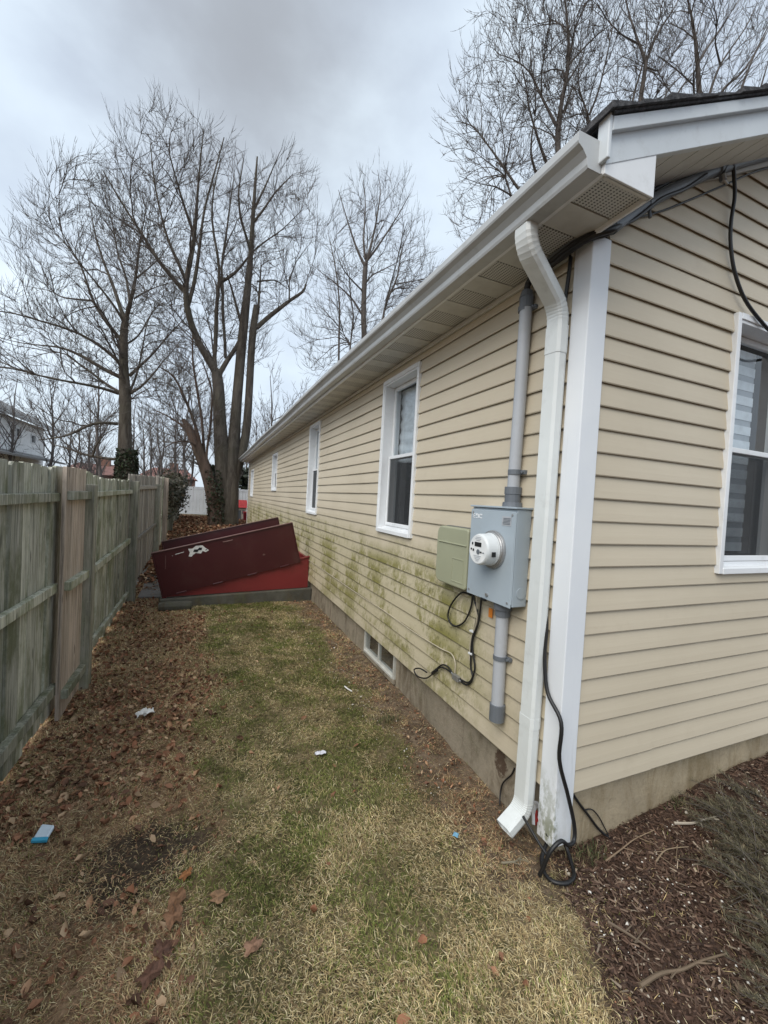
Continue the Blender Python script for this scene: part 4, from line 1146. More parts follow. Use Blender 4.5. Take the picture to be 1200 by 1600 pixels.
def fill_crown(rng, Q0, ells, stages, zmin):
    """branches drawn from the nearest wood toward points spread through the crown's volume, coarse to fine"""
    def pool_of(Q):
        T = np.gradient(Q[:, :, :3], axis=1); T /= np.linalg.norm(T, axis=-1, keepdims=True)+1e-9
        k0 = max(1, Q.shape[1]//3)
        return Q[:, k0:, :3].reshape(-1, 3), T[:, k0:].reshape(-1, 3), Q[:, k0:, 3].ravel()
    pp, pt, pr = pool_of(Q0); keep = pp[:, 2] > zmin*.75; pp, pt, pr = pp[keep], pt[keep], pr[keep]
    vol = np.array([e[3]*e[4]*e[5] for e in ells]); vol = vol/vol.sum(); outs = []
    for n, Lmax, rmin, K in stages:
        ei = rng.choice(len(ells), n, p=vol); E = np.array(ells)[ei]
        u = rng.normal(size=(n, 3)); u /= np.linalg.norm(u, axis=1, keepdims=True)
        tgt = E[:, :3]+u*E[:, 3:]*(rng.random(n)**.30)[:, None]*rng.uniform(.82, 1.03, n)[:, None]
        tgt = tgt[tgt[:, 2] > zmin]; n = len(tgt)
        best = np.empty(n, int); dist = np.empty(n)
        for a in range(0, n, 400):
            D = tgt[a:a+400, None]-pp[None]; d = np.linalg.norm(D, axis=-1)
            cosang = np.sum(D*pt[None], -1)/(d+1e-6)
            cost = d*(2.6-1.6*np.clip(cosang, -1, 1))+np.where(pp[None, :, 2] > tgt[a:a+400, None, 2]-.05*d, 3.0, 0)
            best[a:a+400] = np.argmin(cost, 1); dist[a:a+400] = d[np.arange(len(cost)), best[a:a+400]]
        ok = (dist > .25) & (dist < Lmax*1.6)
        tgt, best, dist = tgt[ok], best[ok], np.minimum(dist[ok], Lmax)
        p0 = pp[best]; dirn = tgt-p0; dirn /= np.linalg.norm(dirn, axis=1, keepdims=True); end = p0+dirn*dist[:, None]
        ctl = p0+(pt[best]*.55+dirn*.45)*(dist*.5)[:, None]+rng.normal(size=p0.shape)*(dist*.06)[:, None]
        t = np.linspace(0, 1, K)[None, :, None]
        P = (1-t)**2*p0[:, None]+2*t*(1-t)*ctl[:, None]+t*t*end[:, None]
        wig = rng.normal(size=P.shape)*(dist*.010)[:, None, None]; wig[:, 0] = 0; P = P+wig
        r0 = np.maximum(np.minimum(pr[best]*.72, dist*.0085+rmin*.7), rmin)
        Q = np.concatenate([P, (r0[:, None]*(1-.7*np.linspace(0, 1, K))[None])[..., None]], -1)
        outs.append(Q); a, b, c = pool_of(Q); pp = np.r_[pp, a]; pt = np.r_[pt, b]; pr = np.r_[pr, c]
    return outs
def grow_tree(name, skel, label, seed, mats, levels, group=None, limb_sides=9, clip=None, fill=None):
    rng = np.random.default_rng(seed)
    base = np.array(skel[0][0][:3])
    T = thing(name, tuple(float(v) for v in base), label, 'tree', group)
    Q0 = np.stack([resample(s, 15) for s in skel])
    flare = 1+.35*np.exp(-np.maximum(0, Q0[..., 2]-base[2])/.35)*(np.arange(len(skel)) < 1)[:, None]
    Q0[..., 3] *= flare
    taper = np.where((Q0[:, :1, 2] > base[2]+2.5), np.linspace(1, .62, 15)[None], 1.0); Q0[..., 3] *= taper
    V, Fq = tubes(Q0, limb_sides)
    bump = 1+0*V[:, :1]
    np_mesh('trunk', V, Fq, mats[0], T, smooth=True)
    cur = Q0; Vs = []; Fs = []; nb = 0
    if fill:
        outs = fill_crown(rng, Q0, *fill)
        for Q in outs:
            v, f = tubes(Q, 4 if Q is outs[0] else 3); Vs.append(v); Fs.append(f+nb); nb += len(v)
        Km = outs[-1].shape[1]
        cur = np.concatenate([Q if Q.shape[1] == Km else np.stack([resample(q, Km) for q in Q]) for Q in outs[1:]])
    for li, lv in enumerate(levels):
        cur = sprout(rng, cur, **lv)
        if clip is not None:
            for _ in range(2):      # a branch that leaves the crown's outline is cut short
                bad = ~clip(cur[:, -1, :3]); b0 = cur[bad, :1, :3]; cur[bad, :, :3] = b0+(cur[bad, :, :3]-b0)*.5
            cur = cur[clip(cur[:, -1, :3])]
        S = 4 if li == 0 else 3
        v, f = tubes(cur, S); Vs.append(v); Fs.append(f+nb); nb += len(v)
    np_mesh('crown', np.concatenate(Vs), np.concatenate(Fs), mats[1], T, smooth=True)
    return T
def lv(per_m, t0, ang, ratio, Lmin, Lmax, K=5, trop=.25, wig=.10, rmin=.008, rfac=.62):
    return dict(per_m=per_m, t0=t0, ang=ang, ratio=ratio, Lmin=Lmin, Lmax=Lmax, K=K, trop=trop, wig=wig, rmin=rmin, rfac=rfac)

BIG = [
 [(-0.82,15.5,-0.14,0.362),(-0.86,15.5,0.73,0.308),(-0.93,15.5,1.93,0.287),(-1.04,15.5,3.12,0.256),(-1.16,15.5,4.29,0.226),(-1.19,15.5,5.12,0.207),(-1.3,15.5,5.64,0.186)],
 [(-0.66,15.5,-0.14,0.384),(-0.64,15.5,0.98,0.319),(-0.62,15.5,2.08,0.276),(-0.58,15.5,3.41,0.214),(-0.55,15.5,4.86,0.185),(-0.49,15.5,6.07,0.177),(-0.45,15.5,7.27,0.169),(-0.39,15.5,8.47,0.162),(-0.3,15.5,9.21,0.106),(-0.28,15.5,10.28,0.096),(-0.27,15.5,11.59,0.075),(-0.24,15.5,12.9,0.052),(-0.21,15.5,13.85,0.027)],
 [(-0.59,15.5,1.47,0.212),(-0.36,15.5,2.46,0.192),(-0.15,15.5,3.46,0.161),(-0.12,15.5,4.92,0.142),(-0.11,15.5,6.37,0.133),(-0.09,15.5,7.46,0.136),(0.01,15.5,8.38,0.116)],
 [(-1.3,15.5,5.64,0.153),(-1.62,15.41,6.07,0.132),(-1.9,15.32,6.45,0.132),(-2.14,15.23,6.94,0.121),(-2.34,15.14,7.42,0.122),(-2.44,15.05,8.13,0.112),(-2.4,14.96,8.65,0.102),(-2.24,14.87,9.3,0.091),(-2.17,14.78,10.14,0.081),(-2.15,14.69,11.16,0.059),(-2.11,14.6,12.18,0.037),(-2.03,14.51,13.3,0.025)],
 [(-2.47,15.5,8.32,0.092),(-2.89,15.39,8.68,0.069),(-3.33,15.29,9.09,0.07),(-3.62,15.18,9.51,0.059),(-4.11,15.08,10.14,0.047),(-4.56,14.97,10.75,0.036),(-4.91,14.87,11.27,0.024)],
 [(-2.4,15.5,7.59,0.068),(-2.23,15.62,8.32,0.069),(-2.13,15.74,9.09,0.071),(-2.05,15.86,10.21,0.061),(-1.97,15.98,11.58,0.051),(-1.66,16.1,13.16,0.04),(-1.38,16.22,14.65,0.028)],
 [(-2.42,15.5,8.67,0.058),(-2.71,15.54,9.29,0.059),(-3.07,15.58,9.99,0.048),(-3.34,15.62,10.92,0.037),(-3.58,15.66,11.96,0.032),(-3.72,15.7,13.13,0.026)],
 [(-2.21,15.5,10.31,0.06),(-2.51,15.18,10.92,0.048),(-2.82,14.85,11.68,0.036),(-3.07,14.53,12.4,0.025)],
 [(-1.35,15.5,5.63,0.099),(-1.43,15.48,6.13,0.077),(-1.33,15.46,6.84,0.078),(-1.42,15.45,7.56,0.079),(-1.37,15.43,8.44,0.069),(-1.3,15.41,9.26,0.058),(-1.49,15.39,10.12,0.06),(-1.69,15.38,10.85,0.049),(-1.69,15.36,11.96,0.037),(-1.46,15.34,13.16,0.026)],
 [(-1.21,15.5,5.58,0.099),(-0.93,15.48,6.17,0.099),(-0.68,15.47,6.62,0.1),(-0.51,15.45,7.05,0.101)],
 [(-1.01,15.5,6.21,0.055),(-1.07,15.38,6.98,0.056),(-1.2,15.27,7.84,0.056),(-1.2,15.15,8.82,0.057),(-1.33,15.03,9.19,0.046),(-1.2,14.92,10.06,0.047),(-1.12,14.8,11.13,0.036),(-1.02,14.68,12.19,0.024)],
 [(-1.24,15.5,8.97,0.058),(-0.92,15.59,9.29,0.059),(-0.63,15.69,9.69,0.048),(-0.35,15.78,10.29,0.037),(0.15,15.88,10.97,0.037),(0.87,15.97,11.72,0.026),(1.6,16.06,12.76,0.02)],
 [(-0.28,15.5,10.28,0.06),(-0.48,15.27,10.69,0.048),(-0.74,15.04,11.17,0.048),(-0.85,14.8,11.89,0.037),(-0.74,14.57,12.77,0.025)],
 [(-0.28,15.5,11.35,0.05),(0.06,15.41,11.88,0.044),(0.48,15.33,12.67,0.038),(1.03,15.24,13.4,0.026)],
 [(-0.26,15.5,11.83,0.05),(0.14,15.52,12.92,0.039),(0.45,15.54,13.88,0.027)],
 [(-0.48,15.5,7.5,0.057),(-0.7,15.45,8.14,0.057),(-0.91,15.39,8.77,0.052),(-1.08,15.33,9.17,0.046)],
 [(0.05,15.5,7.56,0.091),(0.43,15.54,8.03,0.092),(0.85,15.57,8.48,0.093),(1.24,15.6,8.9,0.083),(1.58,15.64,9.22,0.084),(1.83,15.67,9.45,0.072),(1.88,15.71,9.76,0.061)],
 [(0.07,15.5,8.1,0.057),(0.12,15.79,9.2,0.048),(0.16,16.07,10.21,0.037)],
 [(1.22,15.5,8.85,0.035),(1.18,15.5,9.78,0.03)],
 [(-0.01,15.5,9.29,0.035),(0.72,16.05,9.79,0.031),(1.46,16.59,9.76,0.019)],
]
STEM = [
 [(-1.1,15.2,-0.03,0.23),(-1.2,15.2,0.72,0.208),(-1.35,15.2,1.42,0.208),(-1.55,15.2,2.1,0.209),(-1.77,15.2,2.66,0.199),(-1.95,15.2,3.1,0.178),(-2.15,15.2,3.47,0.137),(-2.33,15.2,3.74,0.063)],
 [(-1.6,15.2,2.22,0.073),(-1.76,15.1,3.0,0.062),(-1.95,14.99,3.65,0.052),(-2.26,14.89,4.37,0.042),(-2.64,14.79,5.16,0.031),(-3.02,14.68,5.29,0.021)],
 [(-1.5,15.2,1.88,0.052),(-1.62,15.27,2.8,0.053),(-1.7,15.34,3.73,0.042),(-1.92,15.41,4.87,0.043),(-2.13,15.48,6.0,0.033),(-2.14,15.56,7.17,0.023)],
 [(-2.02,15.2,3.21,0.052),(-2.35,15.36,3.54,0.043),(-2.84,15.51,3.84,0.032),(-3.31,15.67,4.03,0.022)],
 [(-1.41,15.2,1.65,0.052),(-1.53,15.08,2.56,0.041),(-1.41,14.95,3.71,0.041),(-1.41,14.83,4.82,0.031),(-1.73,14.7,5.63,0.021)],
 [(-1.75,15.2,2.78,0.042),(-2.08,14.8,2.93,0.031),(-2.47,14.4,2.85,0.025),(-2.81,14.0,2.56,0.019)],
]
LEFT = [
 [(-4.59,19.0,1.52,0.324),(-4.63,19.0,2.31,0.299),(-4.67,19.0,3.18,0.254),(-4.69,19.0,4.17,0.223),(-4.7,19.0,4.96,0.224),(-4.76,19.0,5.48,0.212),(-4.81,19.0,6.0,0.18),(-4.83,19.0,6.65,0.168),(-4.85,19.0,7.3,0.156),(-4.85,19.0,7.83,0.136),(-4.81,19.0,8.23,0.103)],
 [(-4.83,19.0,8.09,0.089),(-5.0,19.3,8.49,0.084),(-5.21,19.59,9.09,0.078),(-5.46,19.89,9.76,0.073),(-5.8,20.18,10.55,0.06),(-6.11,20.48,11.36,0.05),(-6.37,20.77,12.19,0.04),(-6.58,21.07,13.19,0.024),(-6.85,21.37,14.25,0.017)],
 [(-4.78,19.0,8.17,0.089),(-4.68,18.86,8.59,0.082),(-4.54,18.71,9.14,0.075),(-4.43,18.57,9.75,0.062),(-4.37,18.42,10.39,0.055),(-4.29,18.28,11.1,0.042),(-4.16,18.14,11.81,0.028),(-4.06,17.99,12.62,0.018)],
 [(-4.84,19.0,7.96,0.061),(-5.01,18.87,8.26,0.055),(-5.3,18.73,8.65,0.048),(-5.72,18.6,9.12,0.041),(-6.08,18.47,9.52,0.035),(-6.36,18.34,9.8,0.028),(-6.64,18.2,10.14,0.017),(-7.0,18.07,10.54,0.01)],
 [(-4.67,19.0,8.78,0.055),(-4.81,19.33,9.54,0.053),(-5.0,19.65,10.3,0.047),(-5.31,19.98,10.99,0.045),(-5.51,20.31,11.85,0.038),(-5.71,20.63,12.79,0.028),(-6.05,20.96,13.98,0.016)],
 [(-4.95,19.0,7.28,0.074),(-5.33,19.05,7.68,0.068),(-5.75,19.11,8.25,0.062),(-6.04,19.16,8.78,0.056),(-6.21,19.21,9.34,0.05),(-6.37,19.27,9.83,0.043),(-6.61,19.32,10.36,0.036),(-7.05,19.37,10.82,0.026),(-7.49,19.43,11.22,0.015)],
 [(-4.94,19.0,6.3,0.074),(-5.29,18.98,6.63,0.067),(-5.73,18.96,6.92,0.061),(-6.33,18.95,7.21,0.055),(-6.95,18.93,7.35,0.048),(-7.7,18.91,7.43,0.042),(-8.32,18.89,7.53,0.035),(-8.79,18.87,7.5,0.032),(-9.33,18.86,7.46,0.021)],
 [(-4.95,19.0,5.75,0.086),(-5.58,19.2,6.02,0.081),(-6.19,19.39,6.39,0.076),(-6.67,19.59,6.61,0.063),(-7.16,19.78,6.78,0.05),(-7.74,19.98,6.79,0.036),(-8.42,20.17,6.78,0.029),(-9.15,20.37,6.89,0.019)],
 [(-4.96,19.0,5.06,0.066),(-5.46,18.66,5.13,0.059),(-6.02,18.33,5.12,0.052),(-6.54,17.99,5.08,0.045),(-7.17,17.66,5.07,0.038),(-7.75,17.32,5.14,0.032),(-8.06,16.99,5.05,0.028),(-8.35,16.65,4.94,0.019)],
 [(-4.93,19.0,5.13,0.059),(-5.45,19.17,5.41,0.054),(-6.05,19.34,5.88,0.048),(-6.65,19.52,6.27,0.042),(-7.02,19.69,6.58,0.032),(-7.59,19.86,6.52,0.021),(-8.26,20.04,6.19,0.014)],
 [(-4.59,19.0,5.84,0.073),(-4.23,18.84,6.25,0.059),(-3.77,18.69,6.76,0.046),(-3.19,18.53,7.61,0.036),(-2.64,18.37,8.34,0.026)],
 [(-4.54,19.0,5.12,0.059),(-4.1,18.49,5.34,0.051),(-3.66,17.98,5.74,0.041),(-3.29,17.47,6.17,0.031),(-2.77,16.95,6.74,0.021)],
 [(-4.54,19.0,5.25,0.053),(-4.38,19.16,5.85,0.043),(-4.25,19.32,6.72,0.041),(-4.18,19.48,7.6,0.035),(-4.13,19.64,8.28,0.028),(-3.9,19.8,9.08,0.018)],
 [(-4.69,19.0,7.17,0.04),(-4.47,19.43,7.55,0.038),(-4.28,19.86,8.12,0.035),(-4.19,20.29,8.71,0.029),(-3.82,20.73,9.68,0.019),(-3.3,21.16,10.65,0.012)],
 [(-4.95,19.0,3.81,0.065),(-5.43,18.76,3.78,0.058),(-5.81,18.51,3.6,0.052),(-6.06,18.27,3.35,0.048),(-6.39,18.02,3.04,0.038),(-6.77,17.78,2.88,0.025),(-7.12,17.54,2.75,0.016)],
 [(-4.65,19.0,2.35,0.071),(-5.18,19.13,2.35,0.059),(-5.71,19.26,2.4,0.053),(-6.18,19.39,2.47,0.044),(-6.71,19.52,2.66,0.031),(-7.23,19.65,2.78,0.017)],
 [(-5.77,19.0,2.41,0.039),(-5.6,18.66,2.85,0.029),(-5.23,18.33,3.3,0.019),(-4.75,17.99,3.56,0.012)],
 [(-6.0,19.0,8.6,0.042),(-6.59,19.24,8.62,0.035),(-7.13,19.48,8.66,0.029),(-7.46,19.73,8.93,0.022),(-8.05,19.97,9.02,0.015),(-8.7,20.21,9.09,0.011)],
 [(-4.49,19.0,9.87,0.042),(-4.25,19.28,10.32,0.036),(-3.94,19.55,10.88,0.029),(-3.68,19.83,11.43,0.022),(-3.41,20.11,12.21,0.015)],
 [(-4.52,19.0,9.04,0.035),(-4.12,18.53,9.17,0.031),(-3.73,18.06,9.25,0.023),(-3.35,17.59,9.26,0.016)],
 [(-5.84,19.0,8.41,0.028),(-6.39,19.55,8.41,0.025),(-6.95,20.1,8.3,0.022),(-7.31,20.65,8.23,0.015)],
]
MID = [
 [(8.3,26.0,8.83,0.225),(8.05,26.0,12.49,0.188),(7.9,26.0,13.93,0.18),(7.88,26.0,15.4,0.172),(7.86,26.0,16.61,0.175),(7.88,26.0,17.34,0.142)],
 [(7.83,26.0,17.09,0.106),(7.45,26.16,17.79,0.083),(7.06,26.32,18.73,0.072),(6.67,26.47,19.79,0.061),(6.27,26.63,20.97,0.044),(5.94,26.79,22.04,0.026)],
 [(7.92,26.0,17.35,0.106),(8.21,26.18,18.51,0.091),(8.54,26.37,19.93,0.075),(8.79,26.55,21.6,0.058),(8.98,26.73,23.03,0.04),(8.7,26.91,24.43,0.02)],
 [(7.83,26.0,17.57,0.089),(7.76,26.4,18.98,0.073),(7.91,26.8,20.48,0.063),(8.05,27.2,22.14,0.046),(7.9,27.6,23.86,0.027)],
 [(7.96,26.0,17.49,0.089),(8.52,25.91,18.33,0.072),(9.21,25.82,19.58,0.062),(10.04,25.73,21.14,0.044),(10.74,25.64,22.67,0.026)],
 [(7.75,26.0,13.9,0.079),(7.15,26.32,14.87,0.069),(6.57,26.65,15.48,0.058),(5.87,26.97,16.06,0.047),(4.9,27.29,16.69,0.03)],
 [(7.87,26.0,15.88,0.069),(8.61,26.63,16.98,0.054),(9.65,27.26,17.93,0.044),(11.03,27.89,19.14,0.026)],
 [(7.79,26.0,15.37,0.057),(6.83,25.5,15.63,0.051),(6.03,25.01,15.89,0.039),(5.49,24.51,16.41,0.027),(4.97,24.01,16.98,0.016)],
 [(6.4,26.0,9.14,0.074),(6.37,26.35,12.27,0.066),(6.42,26.7,14.24,0.057),(6.27,27.05,16.2,0.047),(6.03,27.4,17.78,0.036),(5.65,27.75,19.47,0.019)],
 [(7.09,26.0,9.25,0.064),(7.05,25.87,11.64,0.054),(7.16,25.73,13.42,0.05),(6.79,25.6,14.72,0.039),(6.63,25.47,15.68,0.028)],
 [(9.4,26.0,10.89,0.088),(9.29,25.98,13.86,0.08),(9.66,25.97,15.57,0.076),(10.28,25.95,16.71,0.06),(10.35,25.93,17.73,0.049),(10.4,25.91,18.99,0.031),(11.02,25.9,20.41,0.019)],
 [(10.18,26.0,16.46,0.048),(11.01,25.41,16.59,0.036),(11.83,24.82,16.72,0.024),(12.46,24.23,17.22,0.018)],
]
RTA = [
 [(11.69,12.0,9.64,0.142),(11.29,12.0,13.3,0.132),(11.03,12.0,15.43,0.117),(10.79,12.0,16.59,0.098),(10.99,12.0,17.51,0.084),(11.18,12.0,18.53,0.076),(11.3,12.0,19.62,0.06),(11.05,12.0,20.75,0.043),(10.66,12.0,21.99,0.025)],
 [(10.79,12.0,16.59,0.066),(10.47,12.16,17.22,0.055),(10.15,12.32,17.84,0.051),(9.76,12.48,18.64,0.04),(9.13,12.63,18.96,0.029),(8.47,12.79,19.02,0.017)],
 [(10.6,12.0,14.75,0.073),(9.98,11.83,15.23,0.057),(9.45,11.67,15.7,0.046),(8.93,11.5,16.24,0.036),(8.61,11.33,16.82,0.026),(8.19,11.17,17.14,0.015)],
 [(10.16,12.0,13.36,0.079),(9.46,12.3,13.72,0.059),(8.77,12.59,14.72,0.05),(8.23,12.89,15.51,0.041),(7.62,13.19,16.33,0.032),(7.06,13.48,16.44,0.016)],
 [(9.94,12.0,14.41,0.056),(9.43,11.78,14.78,0.045),(9.24,11.55,15.34,0.035),(9.19,11.33,15.82,0.025),(8.59,11.1,16.05,0.015)],
 [(8.87,12.0,13.03,0.043),(8.55,12.08,13.88,0.034),(7.66,12.16,14.21,0.024),(7.22,12.25,14.41,0.014)],
 [(11.27,12.0,19.19,0.041),(11.72,11.87,19.8,0.036),(12.38,11.73,20.61,0.031),(13.35,11.6,21.58,0.02)],
 [(11.13,12.0,18.3,0.04),(11.78,12.15,19.35,0.036),(12.31,12.3,20.37,0.025),(12.68,12.45,21.56,0.02)],
 [(9.96,12.0,17.39,0.033),(9.53,11.6,17.84,0.027),(9.37,11.19,18.17,0.022),(9.07,10.79,18.48,0.016)],
 [(8.98,12.0,13.17,0.038),(7.79,11.57,12.89,0.027),(6.81,11.15,12.37,0.017),(5.69,10.72,11.96,0.012)],
]
RTB = [
 [(14.55,11.0,9.9,0.152),(14.21,11.0,14.7,0.133),(14.13,11.0,17.76,0.089),(14.31,11.0,19.11,0.08),(14.36,11.0,19.72,0.075)],
 [(14.36,11.0,19.72,0.063),(14.17,11.25,20.66,0.051),(14.01,11.49,21.58,0.046),(13.92,11.74,22.54,0.034),(13.79,11.99,23.83,0.021)],
 [(14.36,11.0,19.72,0.063),(15.04,11.25,21.08,0.053),(15.8,11.5,22.34,0.049),(16.91,11.76,23.94,0.037),(17.87,12.01,25.75,0.023)],
 [(14.21,11.0,14.7,0.083),(13.92,11.04,16.55,0.063),(13.75,11.09,17.68,0.053),(13.99,11.13,18.56,0.049),(14.35,11.18,19.61,0.038),(14.67,11.22,20.98,0.026),(14.44,11.27,22.21,0.02)],
 [(13.97,11.0,13.97,0.087),(12.39,11.28,14.89,0.075),(12.15,11.56,16.47,0.067),(12.31,11.84,17.5,0.058),(12.15,12.12,18.3,0.041),(12.14,12.4,19.3,0.03),(12.55,12.68,20.84,0.019)],
 [(11.47,11.0,16.48,0.043),(11.56,10.77,17.01,0.038),(11.51,10.53,17.57,0.033),(11.43,10.29,18.18,0.028),(11.34,10.06,18.85,0.023),(11.38,9.82,19.46,0.011)],
 [(14.34,11.0,19.55,0.038),(15.78,11.47,20.4,0.033),(17.05,11.94,21.97,0.028),(18.54,12.4,23.95,0.023)],
 [(13.87,11.0,20.23,0.038),(12.36,10.56,19.45,0.03),(11.14,10.12,18.91,0.023),(10.1,9.68,18.57,0.016)],
]
RTC = [
 [(19.41,10.5,10.82,0.19),(18.2,10.5,15.72,0.163),(17.33,10.5,18.22,0.116),(17.1,10.5,19.01,0.098),(16.82,10.5,20.32,0.08),(16.6,10.5,21.2,0.061),(16.24,10.5,21.99,0.041),(15.71,10.5,22.79,0.021)],
 [(16.82,10.5,20.32,0.06),(17.99,10.96,21.84,0.057),(19.31,11.43,23.49,0.053),(20.79,11.89,25.39,0.041),(22.51,12.36,27.76,0.026)],
 [(18.25,10.5,16.88,0.09),(18.26,10.58,19.45,0.068),(19.06,10.66,20.55,0.064),(20.31,10.75,21.64,0.059),(21.17,10.83,22.82,0.046),(21.96,10.91,24.0,0.04),(23.14,10.99,25.89,0.026)],
 [(17.5,10.5,18.29,0.078),(17.78,10.57,19.36,0.06),(18.24,10.64,20.52,0.055),(18.66,10.71,21.34,0.05),(19.62,10.79,22.66,0.045),(20.63,10.86,24.04,0.039),(21.43,10.93,25.59,0.025)],
 [(18.8,10.5,17.08,0.091),(20.32,10.88,20.32,0.072),(21.46,11.25,22.35,0.062),(22.85,11.63,24.58,0.058),(24.33,12.01,26.69,0.044),(26.08,12.38,29.31,0.029)],
 [(17.14,10.5,18.25,0.064),(15.81,10.79,18.55,0.044),(16.82,11.07,19.94,0.04),(18.06,11.36,21.43,0.028),(18.99,11.65,22.82,0.022)],
 [(16.43,10.5,18.19,0.057),(15.16,10.79,18.23,0.037),(15.99,11.08,19.48,0.032),(17.04,11.37,20.64,0.027),(18.21,11.66,22.01,0.022)],
 [(18.3,10.5,20.98,0.042),(16.86,9.9,20.64,0.033),(15.96,9.31,20.45,0.026),(15.2,8.72,20.24,0.019)],
 [(19.56,10.5,17.36,0.067),(21.02,10.33,20.86,0.052),(20.98,10.15,21.52,0.037),(20.93,9.98,22.15,0.03)],
]
def no_low(zmin):
    return lambda tip: tip[:, 2] > zmin
def crown(zmin, ells, free):
    def f(tip):
        ok = tip[:, 2] < free
        for cx, cy, cz, rx, ry, rz in ells:
            ok |= ((tip[:, 0]-cx)/rx)**2+((tip[:, 1]-cy)/ry)**2+((tip[:, 2]-cz)/rz)**2 < 1
        return ok & (tip[:, 2] > zmin)
    return f
TW = lambda a, b, r: [lv(a, .2, 25, .62, .35, 1.3, 4, .55, .045, r, .8), lv(b, .15, 26, .62, .25, .7, 3, .5, .05, r*.85, .8)]
big = grow_tree('maple_tree', BIG, 'large multi-stemmed bare tree with sawn limbs behind the bulkhead', 21, (M['bark'], M['twig']), TW(3.3, 2.8, .006),
    clip=no_low(3.2), fill=([(-2.35, 15.5, 10.3, 2.95, 3.2, 4.0), (.80, 15.5, 11.3, 1.55, 2.4, 3.2), (-.4, 15.5, 8.2, 1.6, 1.8, 2.6)], [(70, 4.5, .016, 8), (260, 2.6, .011, 6), (800, 1.9, .008, 5), (700, 1.2, .0068, 4)], 4.6))
grow_tree('leaning_tree', STEM, 'leaning broken reddish trunk with ivy and thin shoots left of the big tree', 22, (M['bark_red'], M['twig']), TW(2.2, 2.0, .0066),
    clip=no_low(1.9), fill=([(-2.3, 15.0, 4.4, 1.7, 1.8, 2.6)], [(40, 2.5, .012, 7), (150, 1.6, .009, 5), (380, 1.0, .007, 4)], 2.1))
left = grow_tree('oak_tree', LEFT, 'tall bare tree with long left-reaching limbs behind the wooden fence', 23, (M['bark'], M['twig']), TW(2.8, 2.4, .0066),
    clip=no_low(2.4), fill=([(-5.5, 19, 9.8, 3.2, 3.5, 4.7), (-7.6, 19, 6.6, 3.2, 2.8, 2.0), (-3.4, 19, 7.2, 1.7, 2.2, 2.6), (-6.6, 19, 3.9, 2.2, 2.0, 1.1)], [(90, 4.5, .018, 8), (320, 2.8, .012, 6), (900, 2.0, .009, 5), (800, 1.4, .0075, 4)], 2.6))
grow_tree('bare_tree', MID, 'upright bare tree rising behind the middle of the roof line', 24, (M['twig'], M['twig']), TW(1.4, 1.4, .0085),
    fill=([(8.6, 26, 17.0, 4.4, 4.4, 6.8), (12.6, 26, 15.6, 3.0, 3.0, 4.0), (5.2, 26, 13.0, 2.5, 2.6, 4.6)], [(80, 5.5, .020, 8), (300, 3.2, .014, 6), (800, 2.4, .011, 5), (500, 1.6, .009, 4)], 7.5))
grow_tree('bare_tree', RTA, 'spreading bare tree above the roof, leftmost of the three over the gutter', 25, (M['twig'], M['twig']), TW(1.8, 1.6, .0078),
    fill=([(8.7, 12, 15.6, 2.9, 3.0, 5.2), (10.2, 12, 20.0, 2.6, 3.0, 3.8)], [(60, 4.0, .016, 8), (200, 2.4, .011, 6), (520, 1.5, .009, 5), (700, 1.0, .0078, 4)], 9.0))
grow_tree('bare_tree', RTB, 'slim forked bare tree above the roof, middle one over the gable corner', 26, (M['twig'], M['twig']), TW(1.5, 1.4, .0078),
    fill=([(12.4, 11, 19.2, 3.2, 3.0, 4.6)], [(40, 4.0, .016, 8), (130, 2.4, .011, 6), (330, 1.5, .009, 5), (400, 1.0, .0078, 4)], 9.0))
grow_tree('bare_tree', RTC, 'bare tree with upswept boughs above the roof, rightmost over the rake', 27, (M['twig'], M['twig']), TW(1.2, 1.2, .0078),
    fill=([(16.6, 10.5, 20.5, 4.0, 3.0, 4.6)], [(40, 4.0, .016, 8), (130, 2.4, .011, 6), (300, 1.5, .009, 5), (320, 1.0, .0078, 4)], 9.0))

# thicket of thin trees far behind the fence: three moulds, copied
def thin_skel(seed, h):
    r = random.Random(seed); out = []
    x = y = 0; main = [(0,0,-.3,.11)]
    n = 6
    for k in range(1, n+1):
        x += r.uniform(-.25,.25); y += r.uniform(-.2,.2); main.append((x, y, h*k/n, .11*(1-k/n*.85)))
    out.append(main)
    for k in range(7):
        t = r.uniform(.12,.7); i = min(int(t*n), n-1); f = t*n-i
        b = [main[i][q]*(1-f)+main[i+1][q]*f for q in range(4)]
        a = r.uniform(0, 6.28); L = h*r.uniform(.25,.45); sp = r.uniform(.35,.9)
        ln = [tuple(b[:3])+(b[3]*.6,)]
        for q in range(1, 4):
            ln.append((b[0]+math.cos(a)*L*sp*q/3+r.uniform(-.1,.1), b[1]+math.sin(a)*L*sp*q/3, b[2]+L*(q/3)**1.15, b[3]*.6*(1-q/3.6)))
        out.append(ln)
    return out
moulds = []
for s, h in ((41, 6.5), (42, 5.2), (43, 7.5)):
    moulds.append(grow_tree('thicket_tree', thin_skel(s, h), 'thin bare tree in the far thicket behind the fence', s, (M['twig_far'], M['twig_far']),
        [lv(1.5, .15, 38, .4, .5, 1.9, 5, .5, .12, .016), lv(2.2, .15, 38, .5, .35, 1.0, 4, .4, .13, .012), lv(2.2, .1, 40, .5, .25, .6, 3, .3, .13, .010)], 'trees of the far thicket', limb_sides=5))
TR = random.Random(9)
spots = []
for k in range(15): spots.append((TR.uniform(-15.5,-6.5), TR.uniform(27, 44)))
for k in range(9): spots.append((TR.uniform(-6.5,-2.0), TR.uniform(26, 42)))
for k in range(7): spots.append((TR.uniform(-1.0, 5.0), TR.uniform(27, 42)))
